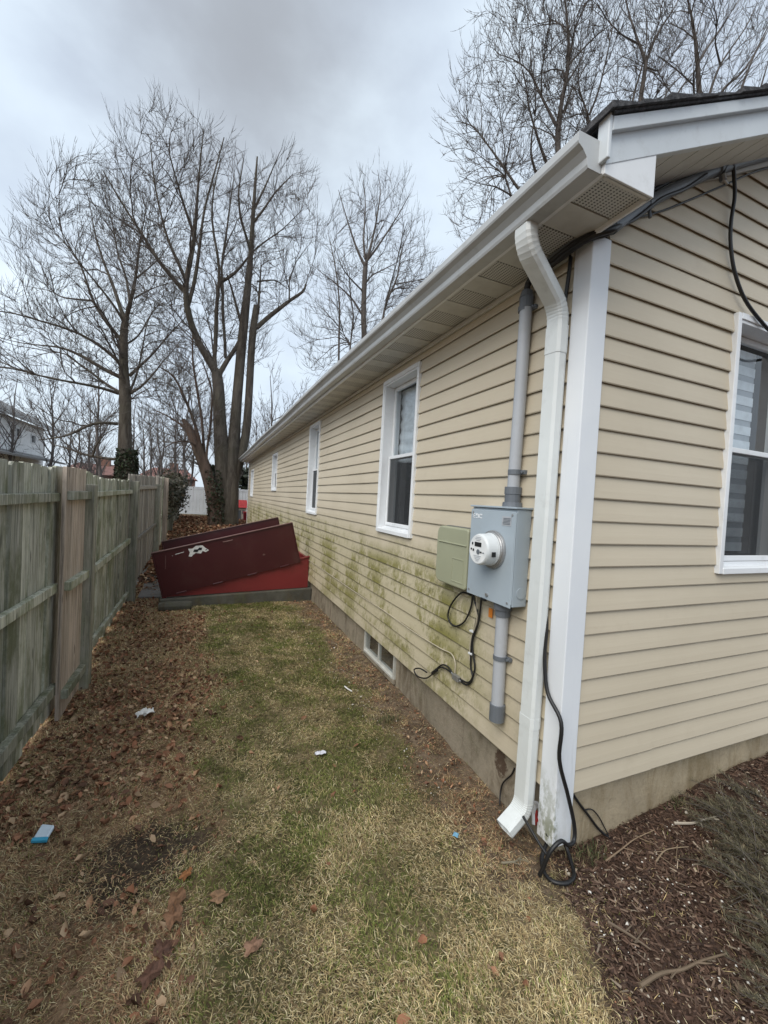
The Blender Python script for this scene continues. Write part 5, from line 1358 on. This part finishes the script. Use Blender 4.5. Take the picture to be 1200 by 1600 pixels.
for k, (x, y) in enumerate(spots):
    src = moulds[k % 3]
    if k < 3: t = src
    else:
        t = src.copy(); COL.objects.link(t)
        for ch in src.children:
            c = ch.copy(); COL.objects.link(c); c.parent = t
    t.location = (x, y, 0); t.rotation_euler = (0, 0, TR.uniform(0, 6.28)); s = TR.uniform(.75, 1.2); t.scale = (s, s, s)

# ivy: leaf faces scattered over a trunk or bush
def leaf_cloud(name, C, size, rng, cols, mat, parent=None, up=.2, kind='stuff', long=1.25):
    n = len(C)
    d = rng.normal(size=(n, 3)); d[:, 2] += up; d /= np.linalg.norm(d, axis=1, keepdims=True)
    a = rng.normal(size=(n, 3)); a -= d*np.sum(a*d, 1, keepdims=True); a /= np.linalg.norm(a, axis=1, keepdims=True)
    b = np.cross(d, a); s = size*rng.uniform(.6, 1.3, n)[:, None]
    lift = d*s*.25
    V = np.stack([C-a*s*long, C+b*s*.8-lift, C+a*s*long, C-b*s*.8-lift], 1).reshape(-1, 3)
    q = np.arange(n)[:, None]*4
    Fc = np.concatenate([q+np.array([0,1,2]), q+np.array([0,2,3])], 0)
    ci = cols[rng.integers(0, len(cols), n)]*rng.uniform(.7, 1.3, (n, 1))
    return np_mesh(name, V, Fc, mat, parent, col=np.repeat(ci, 4, 0), kind=kind)
IVY = np.array([(.022,.035,.015),(.03,.045,.02),(.045,.055,.03),(.06,.05,.035)])
rng = np.random.default_rng(60)
n = 1500; th = rng.uniform(0, 2*np.pi, n); h = rng.random(n)**1.6*1.3
b0 = left.location
C = np.stack([b0.x+.02+(.36+.10*rng.random(n)-.05*h)*np.cos(th), b0.y+(.36+.10*rng.random(n)-.05*h)*np.sin(th), 1.5+h], 1)
leaf_cloud('ivy', C, .055, rng, IVY, M['ivy'], left)
n = 700; th = rng.uniform(0, 2*np.pi, n); h = rng.random(n)*1.9
C = np.stack([-1.06-.13*h+(.25+.07*rng.random(n))*np.cos(th), 15.2+(.25+.07*rng.random(n))*np.sin(th), .1+h], 1)
stem = [o for o in COL.objects if o.name == 'leaning_tree'][0]
leaf_cloud('ivy', C, .040, rng, IVY*.9, M['ivy'], stem)
n = 4200
C = np.stack([-2.48+rng.normal(0,.14,n), rng.uniform(11.6,19.5,n), rng.uniform(.2,1.9,n)**1.0], 1)
C[:, 2] = .1+1.6*rng.random(n)**.35*(.8+.3*vnoise(C[:,1], 0*C[:,1], 1.3))
o = leaf_cloud('ivy_bush', C, .042, rng, np.array([(.05,.05,.032),(.07,.065,.045),(.035,.04,.025),(.09,.075,.055)]), M['ivy'], None, kind=None)
tag(o, 'dark ivy tangle smothering the far end of the wooden fence', 'ivy')
n = 5000
C = np.stack([rng.uniform(-1.5,9,n), 29+rng.normal(0,.6,n), 2.9*np.sqrt(rng.random(n))], 1)
o = leaf_cloud('hedge', C, .16, rng, np.array([(.035,.045,.03),(.05,.06,.04)]), M['ivy'], None, kind=None)
tag(o, 'dark green hedge behind the white vinyl fence', 'hedge')

# ---------------------------------------------------------------- background things
T = thing('vinyl_fence', (-.5, 21, 0), 'white vinyl privacy fence crossing behind the big tree', 'fence')
x = -3.4
while x < 9:
    mb = MB(); mb.box(x, x+.13, 21-.06, 21+.06, -.3, 1.52); mb.build('post', M['vinyl'], T, bevel=.01)
    mb = MB(); mb.box(x+.13, x+2.43, 20.975, 21.025, .08, .20); mb.box(x+.13, x+2.43, 20.975, 21.025, 1.30, 1.42); mb.build('rail', M['vinyl'], T)
    for k in range(15):
        a = x+.135+k*.153
        mb = MB(); mb.box(a, a+.146, 20.99, 21.01, .19, 1.31); mb.build('board', M['vinyl'], T)
    x += 2.43
T = thing('playhouse', (0.0, 18.6, .05), 'small toy playhouse with red roof beyond the house corner', 'playhouse')
M['toyred'] = flat('toy_red', (.55,.04,.04), .4); M['toycream'] = flat('toy_cream', (.62,.58,.50), .5)
px = -.02
mb = MB(); mb.box(px-.25, px+.25, 18.4, 18.42, .05, .60); mb.box(px-.25, px-.23, 18.42, 18.9, .05, .60); mb.box(px+.23, px+.25, 18.42, 18.9, .05, .60); mb.box(px-.23, px+.23, 18.88, 18.9, .05, .60); mb.build('wall', M['toycream'], T)
mb = MB(); mb.box(px-.12, px+.02, 18.39, 18.399, .06, .46); mb.build('door', M['pvcd'], T); mb = MB(); mb.box(px+.07, px+.18, 18.39, 18.399, .30, .46); mb.build('window', M['pvcd'], T)
mb = MB(); mb.add([(px-.32,18.33,.58),(px+.32,18.33,.58),(px+.32,18.98,.58),(px-.32,18.98,.58),(px-.26,18.62,.92),(px+.26,18.62,.92),(px+.26,18.70,.92),(px-.26,18.70,.92)],[(0,3,2,1),(4,5,6,7),(0,1,5,4),(1,2,6,5),(2,3,7,6),(3,0,4,7)]); mb.build('roof', M['toyred'], T)
T = thing('toy_box', (.16, 17.6, .03), 'dark red toy bin standing by the house corner', 'toy bin')
mb = MB(); mb.add([(.06,17.5,.02),(.26,17.5,.02),(.26,17.8,.02),(.06,17.8,.02),(.04,17.48,.40),(.28,17.48,.40),(.28,17.82,.40),(.04,17.82,.40)],[(0,3,2,1),(4,5,6,7),(0,1,5,4),(1,2,6,5),(2,3,7,6),(3,0,4,7)]); mb.build('bin', flat('toy_darkred', (.22,.02,.03), .4), T, bevel=.015); mb = MB(); mb.box(.03,.29,17.47,17.83,.401,.43); mb.build('lid', M['toyred'], T, bevel=.01)

# neighbour's white house over the fence
N_ = thing('neighbour_house', (-13, 34, 0), 'white two-storey neighbouring house behind the fence on the left', 'house')
M['nwhite'] = painted('neighbour_siding', (.84,.86,.87), rough=.6, damt=.08)
M['nroof'] = painted('neighbour_roof', (.20,.20,.20), rough=.9)
wins = [(33.25, 33.95, 4.15, 4.65), (35.8, 36.5, 4.0, 4.5)]
mb = MB()
zs = [0, 3.4, 4.0, 4.15, 4.5, 4.65, 5.25]
for za, zb in zip(zs, zs[1:]):
    for a, b in spans(26, 38.2, za, zb, wins): mb.box(-13.15, -13, a, b, za, zb)
mb.box(-20, -13.16, 38.05, 38.2, 0, 5.25); mb.box(-20, -13.16, 26, 26.15, 0, 5.25)
mb.build('wall', M['nwhite'], N_)
for k in range(22):
    mb = MB(); z = .2+k*.23
    if any(z+.2 > w[2]-.05 and z < w[3]+.05 for w in wins): continue
    mb.hexa([(-12.995,26,z),(-12.975,26,z),(-12.975,38.2,z),(-12.995,38.2,z),(-12.995,26,z+.22),(-12.990,26,z+.22),(-12.990,38.2,z+.22),(-12.995,38.2,z+.22)]); mb.build('siding_board', M['nwhite'], N_)
for a, b, za, zb in wins:
    mb = MB(); mb.box(-13.10, -13.08, a, b, za, zb); w = mb.build('window', flat('dark_pane', (.05,.06,.07), .1), N_)
    mb = MB(); 
    for q in ((a-.08,a,za-.08,zb+.08),(b,b+.08,za-.08,zb+.08),(a,b,za-.08,za),(a,b,zb,zb+.08)): mb.box(-12.992, -12.95, *q)
    mb.build('frame', M['vinyl'], w)
mb = MB(); mb.add([(-12.45,25.5,5.18),(-12.45,38.7,5.18),(-16.5,38.7,7.3),(-16.5,25.5,7.3),(-12.45,25.5,5.38),(-12.45,38.7,5.38),(-16.5,38.7,7.5),(-16.5,25.5,7.5)],[(0,3,2,1),(4,5,6,7),(0,1,5,4),(1,2,6,5),(2,3,7,6),(3,0,4,7)])
mb.add([(-20.55,25.5,5.18),(-20.55,38.7,5.18),(-16.5,38.7,7.3),(-16.5,25.5,7.3),(-20.55,25.5,5.38),(-20.55,38.7,5.38),(-16.5,38.7,7.5),(-16.5,25.5,7.5)],[(0,3,2,1),(4,5,6,7),(0,1,5,4),(1,2,6,5),(2,3,7,6),(3,0,4,7)]); mb.build('roof', M['nroof'], N_)
mb = MB(); mb.box(-12.50, -12.40, 25.5, 38.7, 5.16, 5.34); mb.build('gutter', M['gutter'], N_)
mb = MB(); mb.add([(-13,26,3.02),(-11.4,26,2.62),(-11.4,37.6,2.62),(-13,37.6,3.02),(-13,26,3.14),(-11.4,26,2.74),(-11.4,37.6,2.74),(-13,37.6,3.14)],[(0,3,2,1),(4,5,6,7),(0,1,5,4),(1,2,6,5),(2,3,7,6),(3,0,4,7)]); mb.build('porch_roof', M['nroof'], N_)
# far red roofs
def far_house(x0, x1, y, ze, zr, label, c):
    T = thing('far_house', ((x0+x1)/2, y, 0), label, 'house')
    mb = MB(); mb.box(x0+.3, x1-.3, y, y+6, 0, ze); mb.build('wall', flat('far_brick', (.20,.12,.10), .9), T)
    m = Mat('far_red_roof'); mt = m.done(m.mix(m.ramp(m.noise(2.5, 6, .7), .35, .7), c, tuple(q*.6 for q in c)), .95)
    mb = MB(); mb.add([(x0,y-.4,ze-.1),(x1,y-.4,ze-.1),(x1-1.2,y+3,zr),(x0+1.2,y+3,zr),(x0,y+6.4,ze-.1),(x1,y+6.4,ze-.1)],[(0,1,2,3),(3,2,5,4),(0,3,4),(1,5,2),(0,4,5,1)]); rf = mb.build('roof', mt, T)
    mb = MB(); mb.box((x0+x1)/2, (x0+x1)/2+.8, y+2.4, y+3.2, zr-.3, zr+.6); mb.build('chimney', flat('far_chimney', (.22,.12,.09), .9), T)
    for k in range(int((x1-x0)/3)):
        mb = MB(); a = x0+1.2+k*3; mb.box(a, a+1.1, y-.05, y-.002, ze-1.6, ze-.5); mb.build('window', flat('far_pane', (.06,.06,.07), .2), T)
far_house(-14.5, -8.2, 46, 2.3, 3.35, 'far house with brownish red roof left of the tall tree', (.21,.11,.095))
far_house(-8.0, -2.4, 47, 2.4, 3.45, 'far house with brick red roof right of the tall tree', (.24,.115,.095))

# ---------------------------------------------------------------- ground cover: grass, dead leaves, mulch
def blades(P, L, W, az, tilt, col, rng, bend=.5):
    n = len(P)
    h = np.stack([np.cos(az), np.sin(az), np.zeros(n)], 1); s = np.stack([-np.sin(az), np.cos(az), np.zeros(n)], 1)
    d1 = h*np.sin(tilt)[:, None]+np.array([0,0,1.])*np.cos(tilt)[:, None]
    t2 = np.minimum(tilt+bend*rng.uniform(.3, 1.2, n), 1.75)
    s2 = s*.0+h*0
    az2 = az+rng.normal(0, .5, n); h2 = np.stack([np.cos(az2), np.sin(az2), np.zeros(n)], 1)
    d2 = h2*np.sin(t2)[:, None]+np.array([0,0,1.])*np.cos(t2)[:, None]
    m = P+d1*(L*.5)[:, None]; e = m+d2*(L*.5)[:, None]
    w = (W*.5)[:, None]
    V = np.stack([P, m+s*w, e, m-s*w], 1).reshape(-1, 3)
    q = np.arange(n)[:, None]*4
    Fc = np.concatenate([q+np.array([0,1,3]), q+np.array([3,1,2])], 0)
    return V, Fc, np.repeat(col, 4, 0)
rng = np.random.default_rng(77)
N = 940000
Y = -1.0+7.2*rng.random(N)**1.9
X = rng.uniform(-2.5, .9, N)
far_y = np.clip((Y+1.4)/3, .5, 2.2)
wob = (fbm(X, Y, 2.4, 8)-.5)*.9
lawn_edge_r = np.where(Y > .3, -.30+wob*.25, np.minimum(.0, .02+.55*Y))
in_bed = (X-.55*Y+wob*.25 > .04) & (Y < .25)
leafy = sstep(-1.32, -1.62, X+wob)
strip = sstep(-.38, -.20, X+wob*.5)*(Y > -.05)
dark = np.exp(-(((X+1.69)/.22)**2+((Y-.60)/.17)**2)*1.1)*(.55+.9*vnoise(X, Y, 9, 51))
clump = fbm(X, Y, 7.5, 12)
green = .30+.70*sstep(.40, .58, fbm(X, Y, 3.1, 14)*.7+.3*vnoise(X, Y, 11, 15))
green = green*(1-.75*sstep(-.75, -.35, X+wob*.6)*sstep(.9, .3, Y))
green = green*(1-leafy*.85)*(1-strip*.8)
dens = .95*(1-leafy*(.10-.45*sstep(.55, .68, clump)))*(1-strip*(.80-.62*sstep(.52, .66, clump)))*(1-.9*np.clip(dark,0,1))
bedf = sstep(-.10, .16, X-.55*Y+wob*.2+(fbm(X, Y, 7, 61)-.5)*.45)*sstep(.3, .1, Y)
dens = dens*(1-.96*bedf)
strawy = sstep(-.9, -.3, X+wob*.6)*sstep(.9, .2, Y)
dens = dens*(1-strawy*.55*sstep(.56, .40, fbm(X, Y, 5.5, 63)))
dens = np.where((X > .03) & (Y > 0), 0, dens)
dens *= sstep(.24, .44, clump)*.5+.5
keep = rng.random(N) < dens
X, Y, green, leafy, strip, clump, far_y = [a[keep] for a in (X, Y, green, leafy, strip, clump, far_y)]
n = len(X); Z = ground_z(X, Y)+.004
isg = rng.random(n) < green*.80
straw = np.array([(.58,.46,.24),(.47,.36,.18),(.36,.265,.13),(.68,.57,.35),(.27,.185,.10)])
greens = np.array([(.20,.23,.055),(.155,.18,.042),(.25,.265,.08),(.12,.14,.036)])
browns = np.array([(.42,.25,.135),(.52,.36,.21),(.32,.17,.095)])
col = straw[rng.integers(0, 5, n)]
col = np.where((rng.random(n) < np.maximum(leafy, strip)*.5)[:, None], browns[rng.integers(0, 3, n)], col)
col = np.where(isg[:, None], greens[rng.integers(0, 4, n)], col)
col = col*rng.uniform(.5, 1.15, (n, 1))*(.72+.85*fbm(X, Y, 6, 22))[:, None]
Lb = np.where(isg, rng.uniform(.010, .026, n), .012+.036*rng.random(n)**2.4)*(.8+.5*clump)
Wb = np.where(isg, .0025, .0026)*rng.uniform(.7, 1.3, n)*np.clip(far_y, .8, 2)
tilt = np.where(isg, rng.uniform(.2, 1.1, n), rng.uniform(.75, 1.5, n))
flow = 6.28*fbm(X, Y, 1.3, 30)*1.6
az = np.where(rng.random(n) < .5, flow+rng.normal(0, .8, n), rng.uniform(0, 6.28, n))
V, Fc, Cc = blades(np.stack([X, Y, Z], 1), Lb, Wb, az, tilt, col, rng)
tag(np_mesh('lawn_grass', V, Fc, M['tint'], col=Cc), 'matted winter lawn of straw and green grass between fence and house', 'grass', kind='stuff')

# dead leaves
def dead_leaves(P, size, rng, cols, flat_=.55):
    n = len(P); az = rng.uniform(0, 6.28, n); s = size
    a = np.stack([np.cos(az), np.sin(az), rng.normal(0, flat_, n)], 1); a /= np.linalg.norm(a, axis=1, keepdims=True)
    up = np.array([0,0,1.])+rng.normal(0, flat_, (n, 3)); up -= a*np.sum(up*a, 1, keepdims=True); up /= np.linalg.norm(up, axis=1, keepdims=True)
    b = np.cross(up, a); s = s[:, None]; cu = rng.uniform(.05, .75, (n, 1))
    tw = rng.uniform(-.25, .25, (n, 1))
    V = np.stack([P-a*s*.5+up*s*cu*.4, P-a*s*.15+b*s*.30+up*s*cu*.8, P+a*s*.22+b*s*(.24+tw*.3)+up*s*cu*.5, P+a*s*.55+up*s*(cu*.6+tw*.3),
                  P+a*s*.20-b*s*.26+up*s*cu, P-a*s*.18-b*s*(.28-tw*.3)+up*s*cu*.6, P+a*s*.02], 1).reshape(-1, 3)
    q = np.arange(n)[:, None]*7
    Fc = np.concatenate([q+np.array(t) for t in ((0,1,6),(1,2,6),(2,3,6),(3,4,6),(4,5,6),(5,0,6))], 0)
    c = cols[rng.integers(0, len(cols), n)]*rng.uniform(.6, 1.3, (n, 1))
    return V, Fc, np.repeat(c, 7, 0)
LC = np.array([(.31,.155,.09),(.23,.115,.068),(.37,.215,.125),(.15,.078,.05),(.45,.31,.195),(.27,.125,.07)])
N = 90000
Y = -1.0+7.5*rng.random(N)**1.35; X = rng.uniform(-2.45, .0, N)
wob = (fbm(X, Y, 2.4, 8)-.5)*.9
leafy = sstep(-1.30, -1.65, X+wob); strip = sstep(-.36, -.16, X+wob*.5)*(Y > .1)
pd = leafy*(.25+.75*sstep(.4, .6, fbm(X, Y, 2.2, 40)))*np.where(Y < .9, .5, 1.0) + strip*.35 + .010
pd = pd*(1-.9*np.exp(-(((X+1.69)/.24)**2+((Y-.60)/.19)**2)))
keep = (rng.random(N) < pd*.62) & ~((X > -2.02) & (Y > 4.7) & (Y < 6.2))
X, Y = X[keep], Y[keep]
sz = (.009+.042*rng.random(len(X))**3.2)*np.where(X > -.5, .62, 1.0)
V, Fc, Cc = dead_leaves(np.stack([X, Y, ground_z(X, Y)+.006+.012*rng.random(len(X))], 1), sz, rng, LC)
tag(np_mesh('leaf_litter', V, Fc, M['tint'], col=Cc), 'brown dead leaves drifted along the fence and foundation', 'leaves', kind='stuff')
N = 9000
X = rng.uniform(-3.2, 1.0, N); Y = rng.uniform(6.1, 20, N)
keep = ~((X > -.05) & (Y < 15.5)); X, Y = X[keep], Y[keep]
V, Fc, Cc = dead_leaves(np.stack([X, Y, ground_z(X, Y)+.01+.02*rng.random(len(X))], 1), rng.uniform(.06, .13, len(X)), rng, LC)
tag(np_mesh('leaf_litter', V, Fc, M['tint'], col=Cc), 'carpet of brown leaves round the big tree behind the bulkhead', 'leaves', kind='stuff')

# mulch bed
N = 30000
X = rng.uniform(-.5, 2.6, N); Y = rng.uniform(-1.0, .02, N)
wob = (fbm(X, Y, 2.4, 8)-.5)*.9
keep = (X-.55*Y+wob*.25 > .0); X, Y = X[keep], Y[keep]; n = len(X)
az = rng.uniform(0, 6.28, n); L = rng.uniform(.008, .040, n); W = rng.uniform(.003, .009, n)
P = np.stack([X, Y, ground_z(X, Y)+.004+.010*rng.random(n)], 1)
a = np.stack([np.cos(az), np.sin(az), rng.normal(0, .25, n)], 1)*(L*.5)[:, None]; b = np.stack([-np.sin(az), np.cos(az), rng.normal(0, .3, n)], 1)*(W*.5)[:, None]
V = np.stack([P-a-b, P-a+b, P+a+b*.6, P+a-b*.6, P+np.array([0,0,.004])], 1).reshape(-1, 3); q = np.arange(n)[:, None]*5
Fc = np.concatenate([q+np.array(t) for t in ((0,1,4),(1,2,4),(2,3,4),(3,0,4))], 0)
mc = np.array([(.075,.043,.029),(.115,.071,.050),(.045,.027,.020),(.18,.125,.09),(.29,.23,.17)])
c = mc[rng.choice(5, n, p=[.34,.27,.24,.11,.04])]*rng.uniform(.6, 1.3, (n, 1))
tag(np_mesh('mulch', V, Fc, M['tint'], col=np.repeat(c, 5, 0)), 'dark brown mulch bed in front of the gable foundation', 'mulch', kind='stuff')
# pale stone chips and grit
N = 620
X = np.concatenate([rng.uniform(-.1, 1.5, 430), rng.normal(-.30, .10, 190)]); Y = np.concatenate([rng.uniform(-.95, -.05, 430), rng.uniform(.5, 4.4, 190)])
keep = np.where(np.arange(N) < 430, X-.55*Y > .05, True); X, Y = X[keep], Y[keep]; n = len(X)
s = rng.uniform(.0018, .0058, n)[:, None]*np.where(rng.random(n) < .06, 1.9, 1)[:, None]
P = np.stack([X, Y, ground_z(X, Y)+.014], 1)
D = np.array([(1,0,0),(0,1,0),(-1,0,0),(0,-1,0),(0,0,.7),(0,0,-.7)], float)
V = (P[:, None]+D[None]*s[:, None]*rng.uniform(.6, 1.6, (n, 6, 1))).reshape(-1, 3); q = np.arange(n)[:, None]*6
Fc = np.concatenate([q+np.array(t) for t in ((0,1,4),(1,2,4),(2,3,4),(3,0,4),(1,0,5),(2,1,5),(3,2,5),(0,3,5))], 0)
c = np.array([(.55,.50,.43),(.42,.37,.30),(.66,.63,.58)])[rng.integers(0, 3, n)]
tag(np_mesh('stone_chips', V, Fc, M['tint'], col=np.repeat(c, 6, 0)), 'pale stone chips scattered over the soil', 'gravel', kind='stuff')

# individual leaves one can pick out
def big_leaf(x, y, size, c, label, seed, az=None):
    r = random.Random(seed); n = 11; vs = []; z = float(ground_z(x, y))+.022
    a0 = r.uniform(0, 6.28) if az is None else az
    for k in range(n*2):
        t = 2*math.pi*k/(n*2)
        rad = size*(.36+.16*abs(math.cos(t*2.5))+.05*(k % 2)+r.uniform(-.03,.03))
        if abs(t-math.pi) < .35: rad *= .7
        u, v = rad*math.cos(t)*1.2, rad*math.sin(t)*.85
        zz = z+.16*abs(v)+.10*size*math.sin(3*t+seed)+(u*.12)
        vs.append((x+u*math.cos(a0)-v*math.sin(a0), y+u*math.sin(a0)+v*math.cos(a0), zz))
    vs.append((x, y, z+.004))
    mb = MB(); mb.add(vs, [(k, (k+1) % (n*2), n*2) for k in range(n*2)])
    T = thing('fallen_leaf', (x, y, z), label, 'leaf')
    m = Mat('leaf_brown'); col = m.mix(m.ramp(m.noise(60, 5, .7), .35, .7), c, tuple(q*.45 for q in c))
    blade = mb.build('blade', m.done(col, .7, m.noise(150, 3), .3, .002, spec=.3), T, smooth=False, fix=False)
    mb = MB(); st = [(x-size*.4*math.cos(a0), y-size*.4*math.sin(a0), z+.004), (x-size*.62*math.cos(a0+.2), y-size*.62*math.sin(a0+.2), z+.012), (x-size*.85*math.cos(a0+.35), y-size*.85*math.sin(a0+.35), z+.006)]
    mb.tube(st, .0014, 5); mb.build('stalk', M['leafstalk'], T)
M['leafstalk'] = flat('leaf_stalk', (.12,.07,.04), .7)
big_leaf(-1.487, .432, .045, (.38,.16,.06), 'small bright orange leaf on the lawn beside the dark soil patch', 1)
big_leaf(-1.371, .289, .062, (.34,.20,.11), 'tan curled leaf on the lawn right of the orange one', 2)
big_leaf(-1.514, .330, .066, (.26,.135,.07), 'large brown leaf at the edge of the straw, upper of the overlapping pair', 3, 1.2)
big_leaf(-1.520, .262, .070, (.27,.14,.075), 'large brown leaf at the edge of the straw, lower of the overlapping pair', 4, 1.8)
big_leaf(-1.266, .064, .060, (.33,.19,.12), 'pinkish tan leaf in the green grass', 5)
big_leaf(-1.575, .08, .070, (.17,.085,.055), 'dark curled leaf in the straw, nearest the bottom edge', 6, .6)
big_leaf(-1.545, .15, .062, (.15,.075,.05), 'dark brown crumpled leaf below the overlapping pair', 7)
big_leaf(-1.76, -.06, .065, (.15,.07,.05), 'reddish brown leaf at the bottom left corner', 8)

# litter
def crumple(name, x, y, sx, sy, h, mat, label, cat, seed, az=0.0, n=7):
    r = random.Random(seed); vs = []
    z = float(ground_z(x, y))+.02
    for i in range(n+1):
        for j in range(n+1):
            u = (i/n-.5)*sx*(1+r.uniform(-.12,.12)); v = (j/n-.5)*sy*(1+r.uniform(-.12,.12))
            w = h*r.random()*(1-.55*(abs(i/n-.5)+abs(j/n-.5)))
            vs.append((x+u*math.cos(az)-v*math.sin(az), y+u*math.sin(az)+v*math.cos(az), z+w))
    mb = MB(); mb.add(vs, [(i*(n+1)+j, (i+1)*(n+1)+j, (i+1)*(n+1)+j+1, i*(n+1)+j+1) for i in range(n) for j in range(n)])
    o = mb.build(name, mat, fix=False); md = o.modifiers.new('paper', 'SOLIDIFY'); md.thickness = .001
    return tag(o, label, cat)
M['tissue'] = flat('tissue', (.80,.79,.77), .8)
crumple('crumpled_tissue', -1.80, 1.876, .11, .055, .06, M['tissue'], 'crumpled white tissue on the leafy grass by the fence', 'tissue', 3, .35)
crumple('wrapper', -.787, 1.023, .062, .028, .018, flat('wrapper_white', (.72,.72,.78), .4), 'small white wrapper in the middle of the lawn', 'wrapper', 5, -.15)
T = thing('packet', (-2.08, .905, -.35), 'small blue and white plastic packet on the straw at left', 'packet')
mz = float(ground_z(-2.08,.905))
mb = MB(); mb.hexa([(-2.118,.895,mz+.012),(-2.060,.880,mz+.010),(-2.045,.925,mz+.030),(-2.100,.945,mz+.034),(-2.116,.898,mz+.026),(-2.062,.884,mz+.026),(-2.047,.928,mz+.044),(-2.100,.948,mz+.048)]); mb.build('pouch', flat('packet_white', (.62,.72,.80), .35), T, bevel=.005)
mb = MB(); mb.hexa([(-2.121,.884,mz+.012),(-2.058,.868,mz+.010),(-2.056,.882,mz+.012),(-2.118,.898,mz+.014),(-2.121,.884,mz+.024),(-2.058,.868,mz+.022),(-2.056,.882,mz+.028),(-2.118,.898,mz+.028)]); mb.build('label_band', flat('packet_blue', (.06,.38,.58), .35), T, bevel=.002)
crumple('plastic_scrap', -.333, .255, .028, .024, .010, flat('cap_blue', (.20,.42,.58), .35), 'tiny pale blue plastic scrap near the downspout outlet', 'plastic scrap', 8, .8, 4)
tag(MB().tube([(-.345,1.742,float(ground_z(-.345,1.742))+.022),(-.36,1.79,float(ground_z(-.36,1.79))+.022),(-.372,1.845,float(ground_z(-.372,1.845))+.022)], .0055, 7).build('white_stick', M['tissue']), 'short white stick lying at the edge of the lawn by the foundation', 'stick')
def twig(pts, r, c, label):
    T = thing('twig', pts[0], label, 'twig')
    mb = MB(); P = smooth_path(pts, 5); mb.tube(P, [r*(1-.6*k/(len(P)-1)) for k in range(len(P))], 6)
    mt = flat('twig_wood', c, .8)
    mb.build('stem', mt, T)
    rr = random.Random(int(abs(pts[0][0])*1000))
    for k in range(2):
        a = P[int(len(P)*(.4+.3*k))]; mb = MB()
        mb.tube([a, a+Vector((rr.uniform(-.05,.05), rr.uniform(-.05,.03), .004)), a+Vector((rr.uniform(-.08,.08), rr.uniform(-.09,.04), .0))], [r*.5, r*.4, r*.25], 5); mb.build('side_shoot', mt, T)
tg = lambda x, y, h=.018: (x, y, float(ground_z(x, y))+h)
twig([tg(-.10,-.485),tg(.0,-.485,.022),tg(.09,-.50,.02),tg(.18,-.51,.026),tg(.30,-.525,.02)], .0075, (.16,.115,.075), 'long brown twig lying across the mulch in the foreground')
twig([tg(.70,-.09),tg(.77,-.13,.03),tg(.83,-.145,.034),tg(.91,-.15,.026),tg(.98,-.16,.02)], .0065, (.42,.37,.30), 'pale grey forked twig on the mulch near the shrub')
twig([tg(.22,-.10),tg(.33,-.085,.024),tg(.45,-.07,.022),tg(.58,-.075,.02)], .004, (.24,.17,.11), 'thin tan twig on the mulch close to the gable foundation')
twig([tg(-.02,-.30),tg(.02,-.36,.02),tg(.05,-.42,.02)], .006, (.15,.11,.075), 'short dark twig at the lawn edge of the mulch')
twig([tg(-.23,.055),tg(-.18,.03,.03),tg(-.13,.045,.02)], .005, (.22,.19,.13), 'small grey twig below the downspout outlet')
twig([tg(.42,-.19),tg(.52,-.17,.022),tg(.63,-.20,.02)], .0035, (.28,.21,.14), 'thin straight twig in the middle of the mulch bed')

# low shrub at the right edge of the frame
T = thing('low_shrub', (.95, -.5, float(ground_z(.95,-.5))), 'low grey-green feathery shrub at the right edge of the mulch bed', 'shrub')
rng = np.random.default_rng(91)
ns = 260; by_ = rng.uniform(-.95, -.16, ns); base = np.stack([.86+1.0*(by_+.23)+.45*rng.random(ns), by_], 1)
bz = ground_z(base[:, 0], base[:, 1])
Q = np.empty((ns, 6, 4)); pos = np.column_stack([base, bz]); d = np.stack([rng.normal(-.35, .30, ns), rng.normal(.28, .28, ns), rng.uniform(.15, .6, ns)], 1); d /= np.linalg.norm(d, axis=1, keepdims=True)
Ls = rng.uniform(.10, .26, ns)
for k in range(6):
    Q[:, k, :3] = pos; Q[:, k, 3] = .0028*(1-.7*k/5)
    pos = pos+d*(Ls/5)[:, None]; d = d+np.array([-.05,.05,-.12])+rng.normal(0, .08, d.shape); d /= np.linalg.norm(d, axis=1, keepdims=True)
V, Fc = tubes(Q, 4); np_mesh('stems', V, Fc, M['twig'], T, kind='stuff')
nn = 24000; si = rng.integers(0, ns, nn); u = rng.random(nn)**.7*4.98; i = u.astype(int); f = (u-i)[:, None]
P = Q[si, i, :3]*(1-f)+Q[si, i+1, :3]*f
tv = Q[si, i+1, :3]-Q[si, i, :3]; az = np.arctan2(tv[:, 1], tv[:, 0])+rng.normal(0, .7, nn)
gc = np.array([(.125,.115,.068),(.155,.14,.085),(.09,.085,.052),(.21,.175,.11),(.28,.22,.15)])
V, Fc, Cc = blades(P, rng.uniform(.012, .04, nn), rng.uniform(.0013, .0026, nn), az, rng.uniform(.4, 1.4, nn), gc[rng.choice(5, nn, p=[.3,.26,.24,.14,.06])]*rng.uniform(.6, 1.25, (nn, 1)), rng, .3)
np_mesh('foliage', V, Fc, M['tint'], T, col=Cc, kind='stuff')
# grass tufts at the foot of the foundation
rng = np.random.default_rng(92)
for k, (x, y, nb, h, lab) in enumerate(((.86,-.02,90,.06,'dark green grass tuft against the gable foundation'),(.16,-.05,130,.07,'grass tuft growing at the foot of the corner'),(-.26,1.25,160,.06,'green weed tuft beside the side foundation'))):
    P = np.column_stack([x+rng.normal(0,.045,nb), y+rng.normal(0,.025,nb)]); P = np.column_stack([P, ground_z(P[:,0],P[:,1])])
    V, Fc, Cc = blades(P, rng.uniform(.5,1.1,nb)*h, rng.uniform(.002,.004,nb), rng.uniform(0,6.28,nb), rng.uniform(.1,.9,nb), np.array([(.05,.065,.025),(.075,.09,.035),(.18,.15,.08)])[rng.integers(0,3,nb)], rng)
    tag(np_mesh('grass_tuft', V, Fc, M['tint'], col=Cc), lab, 'grass')
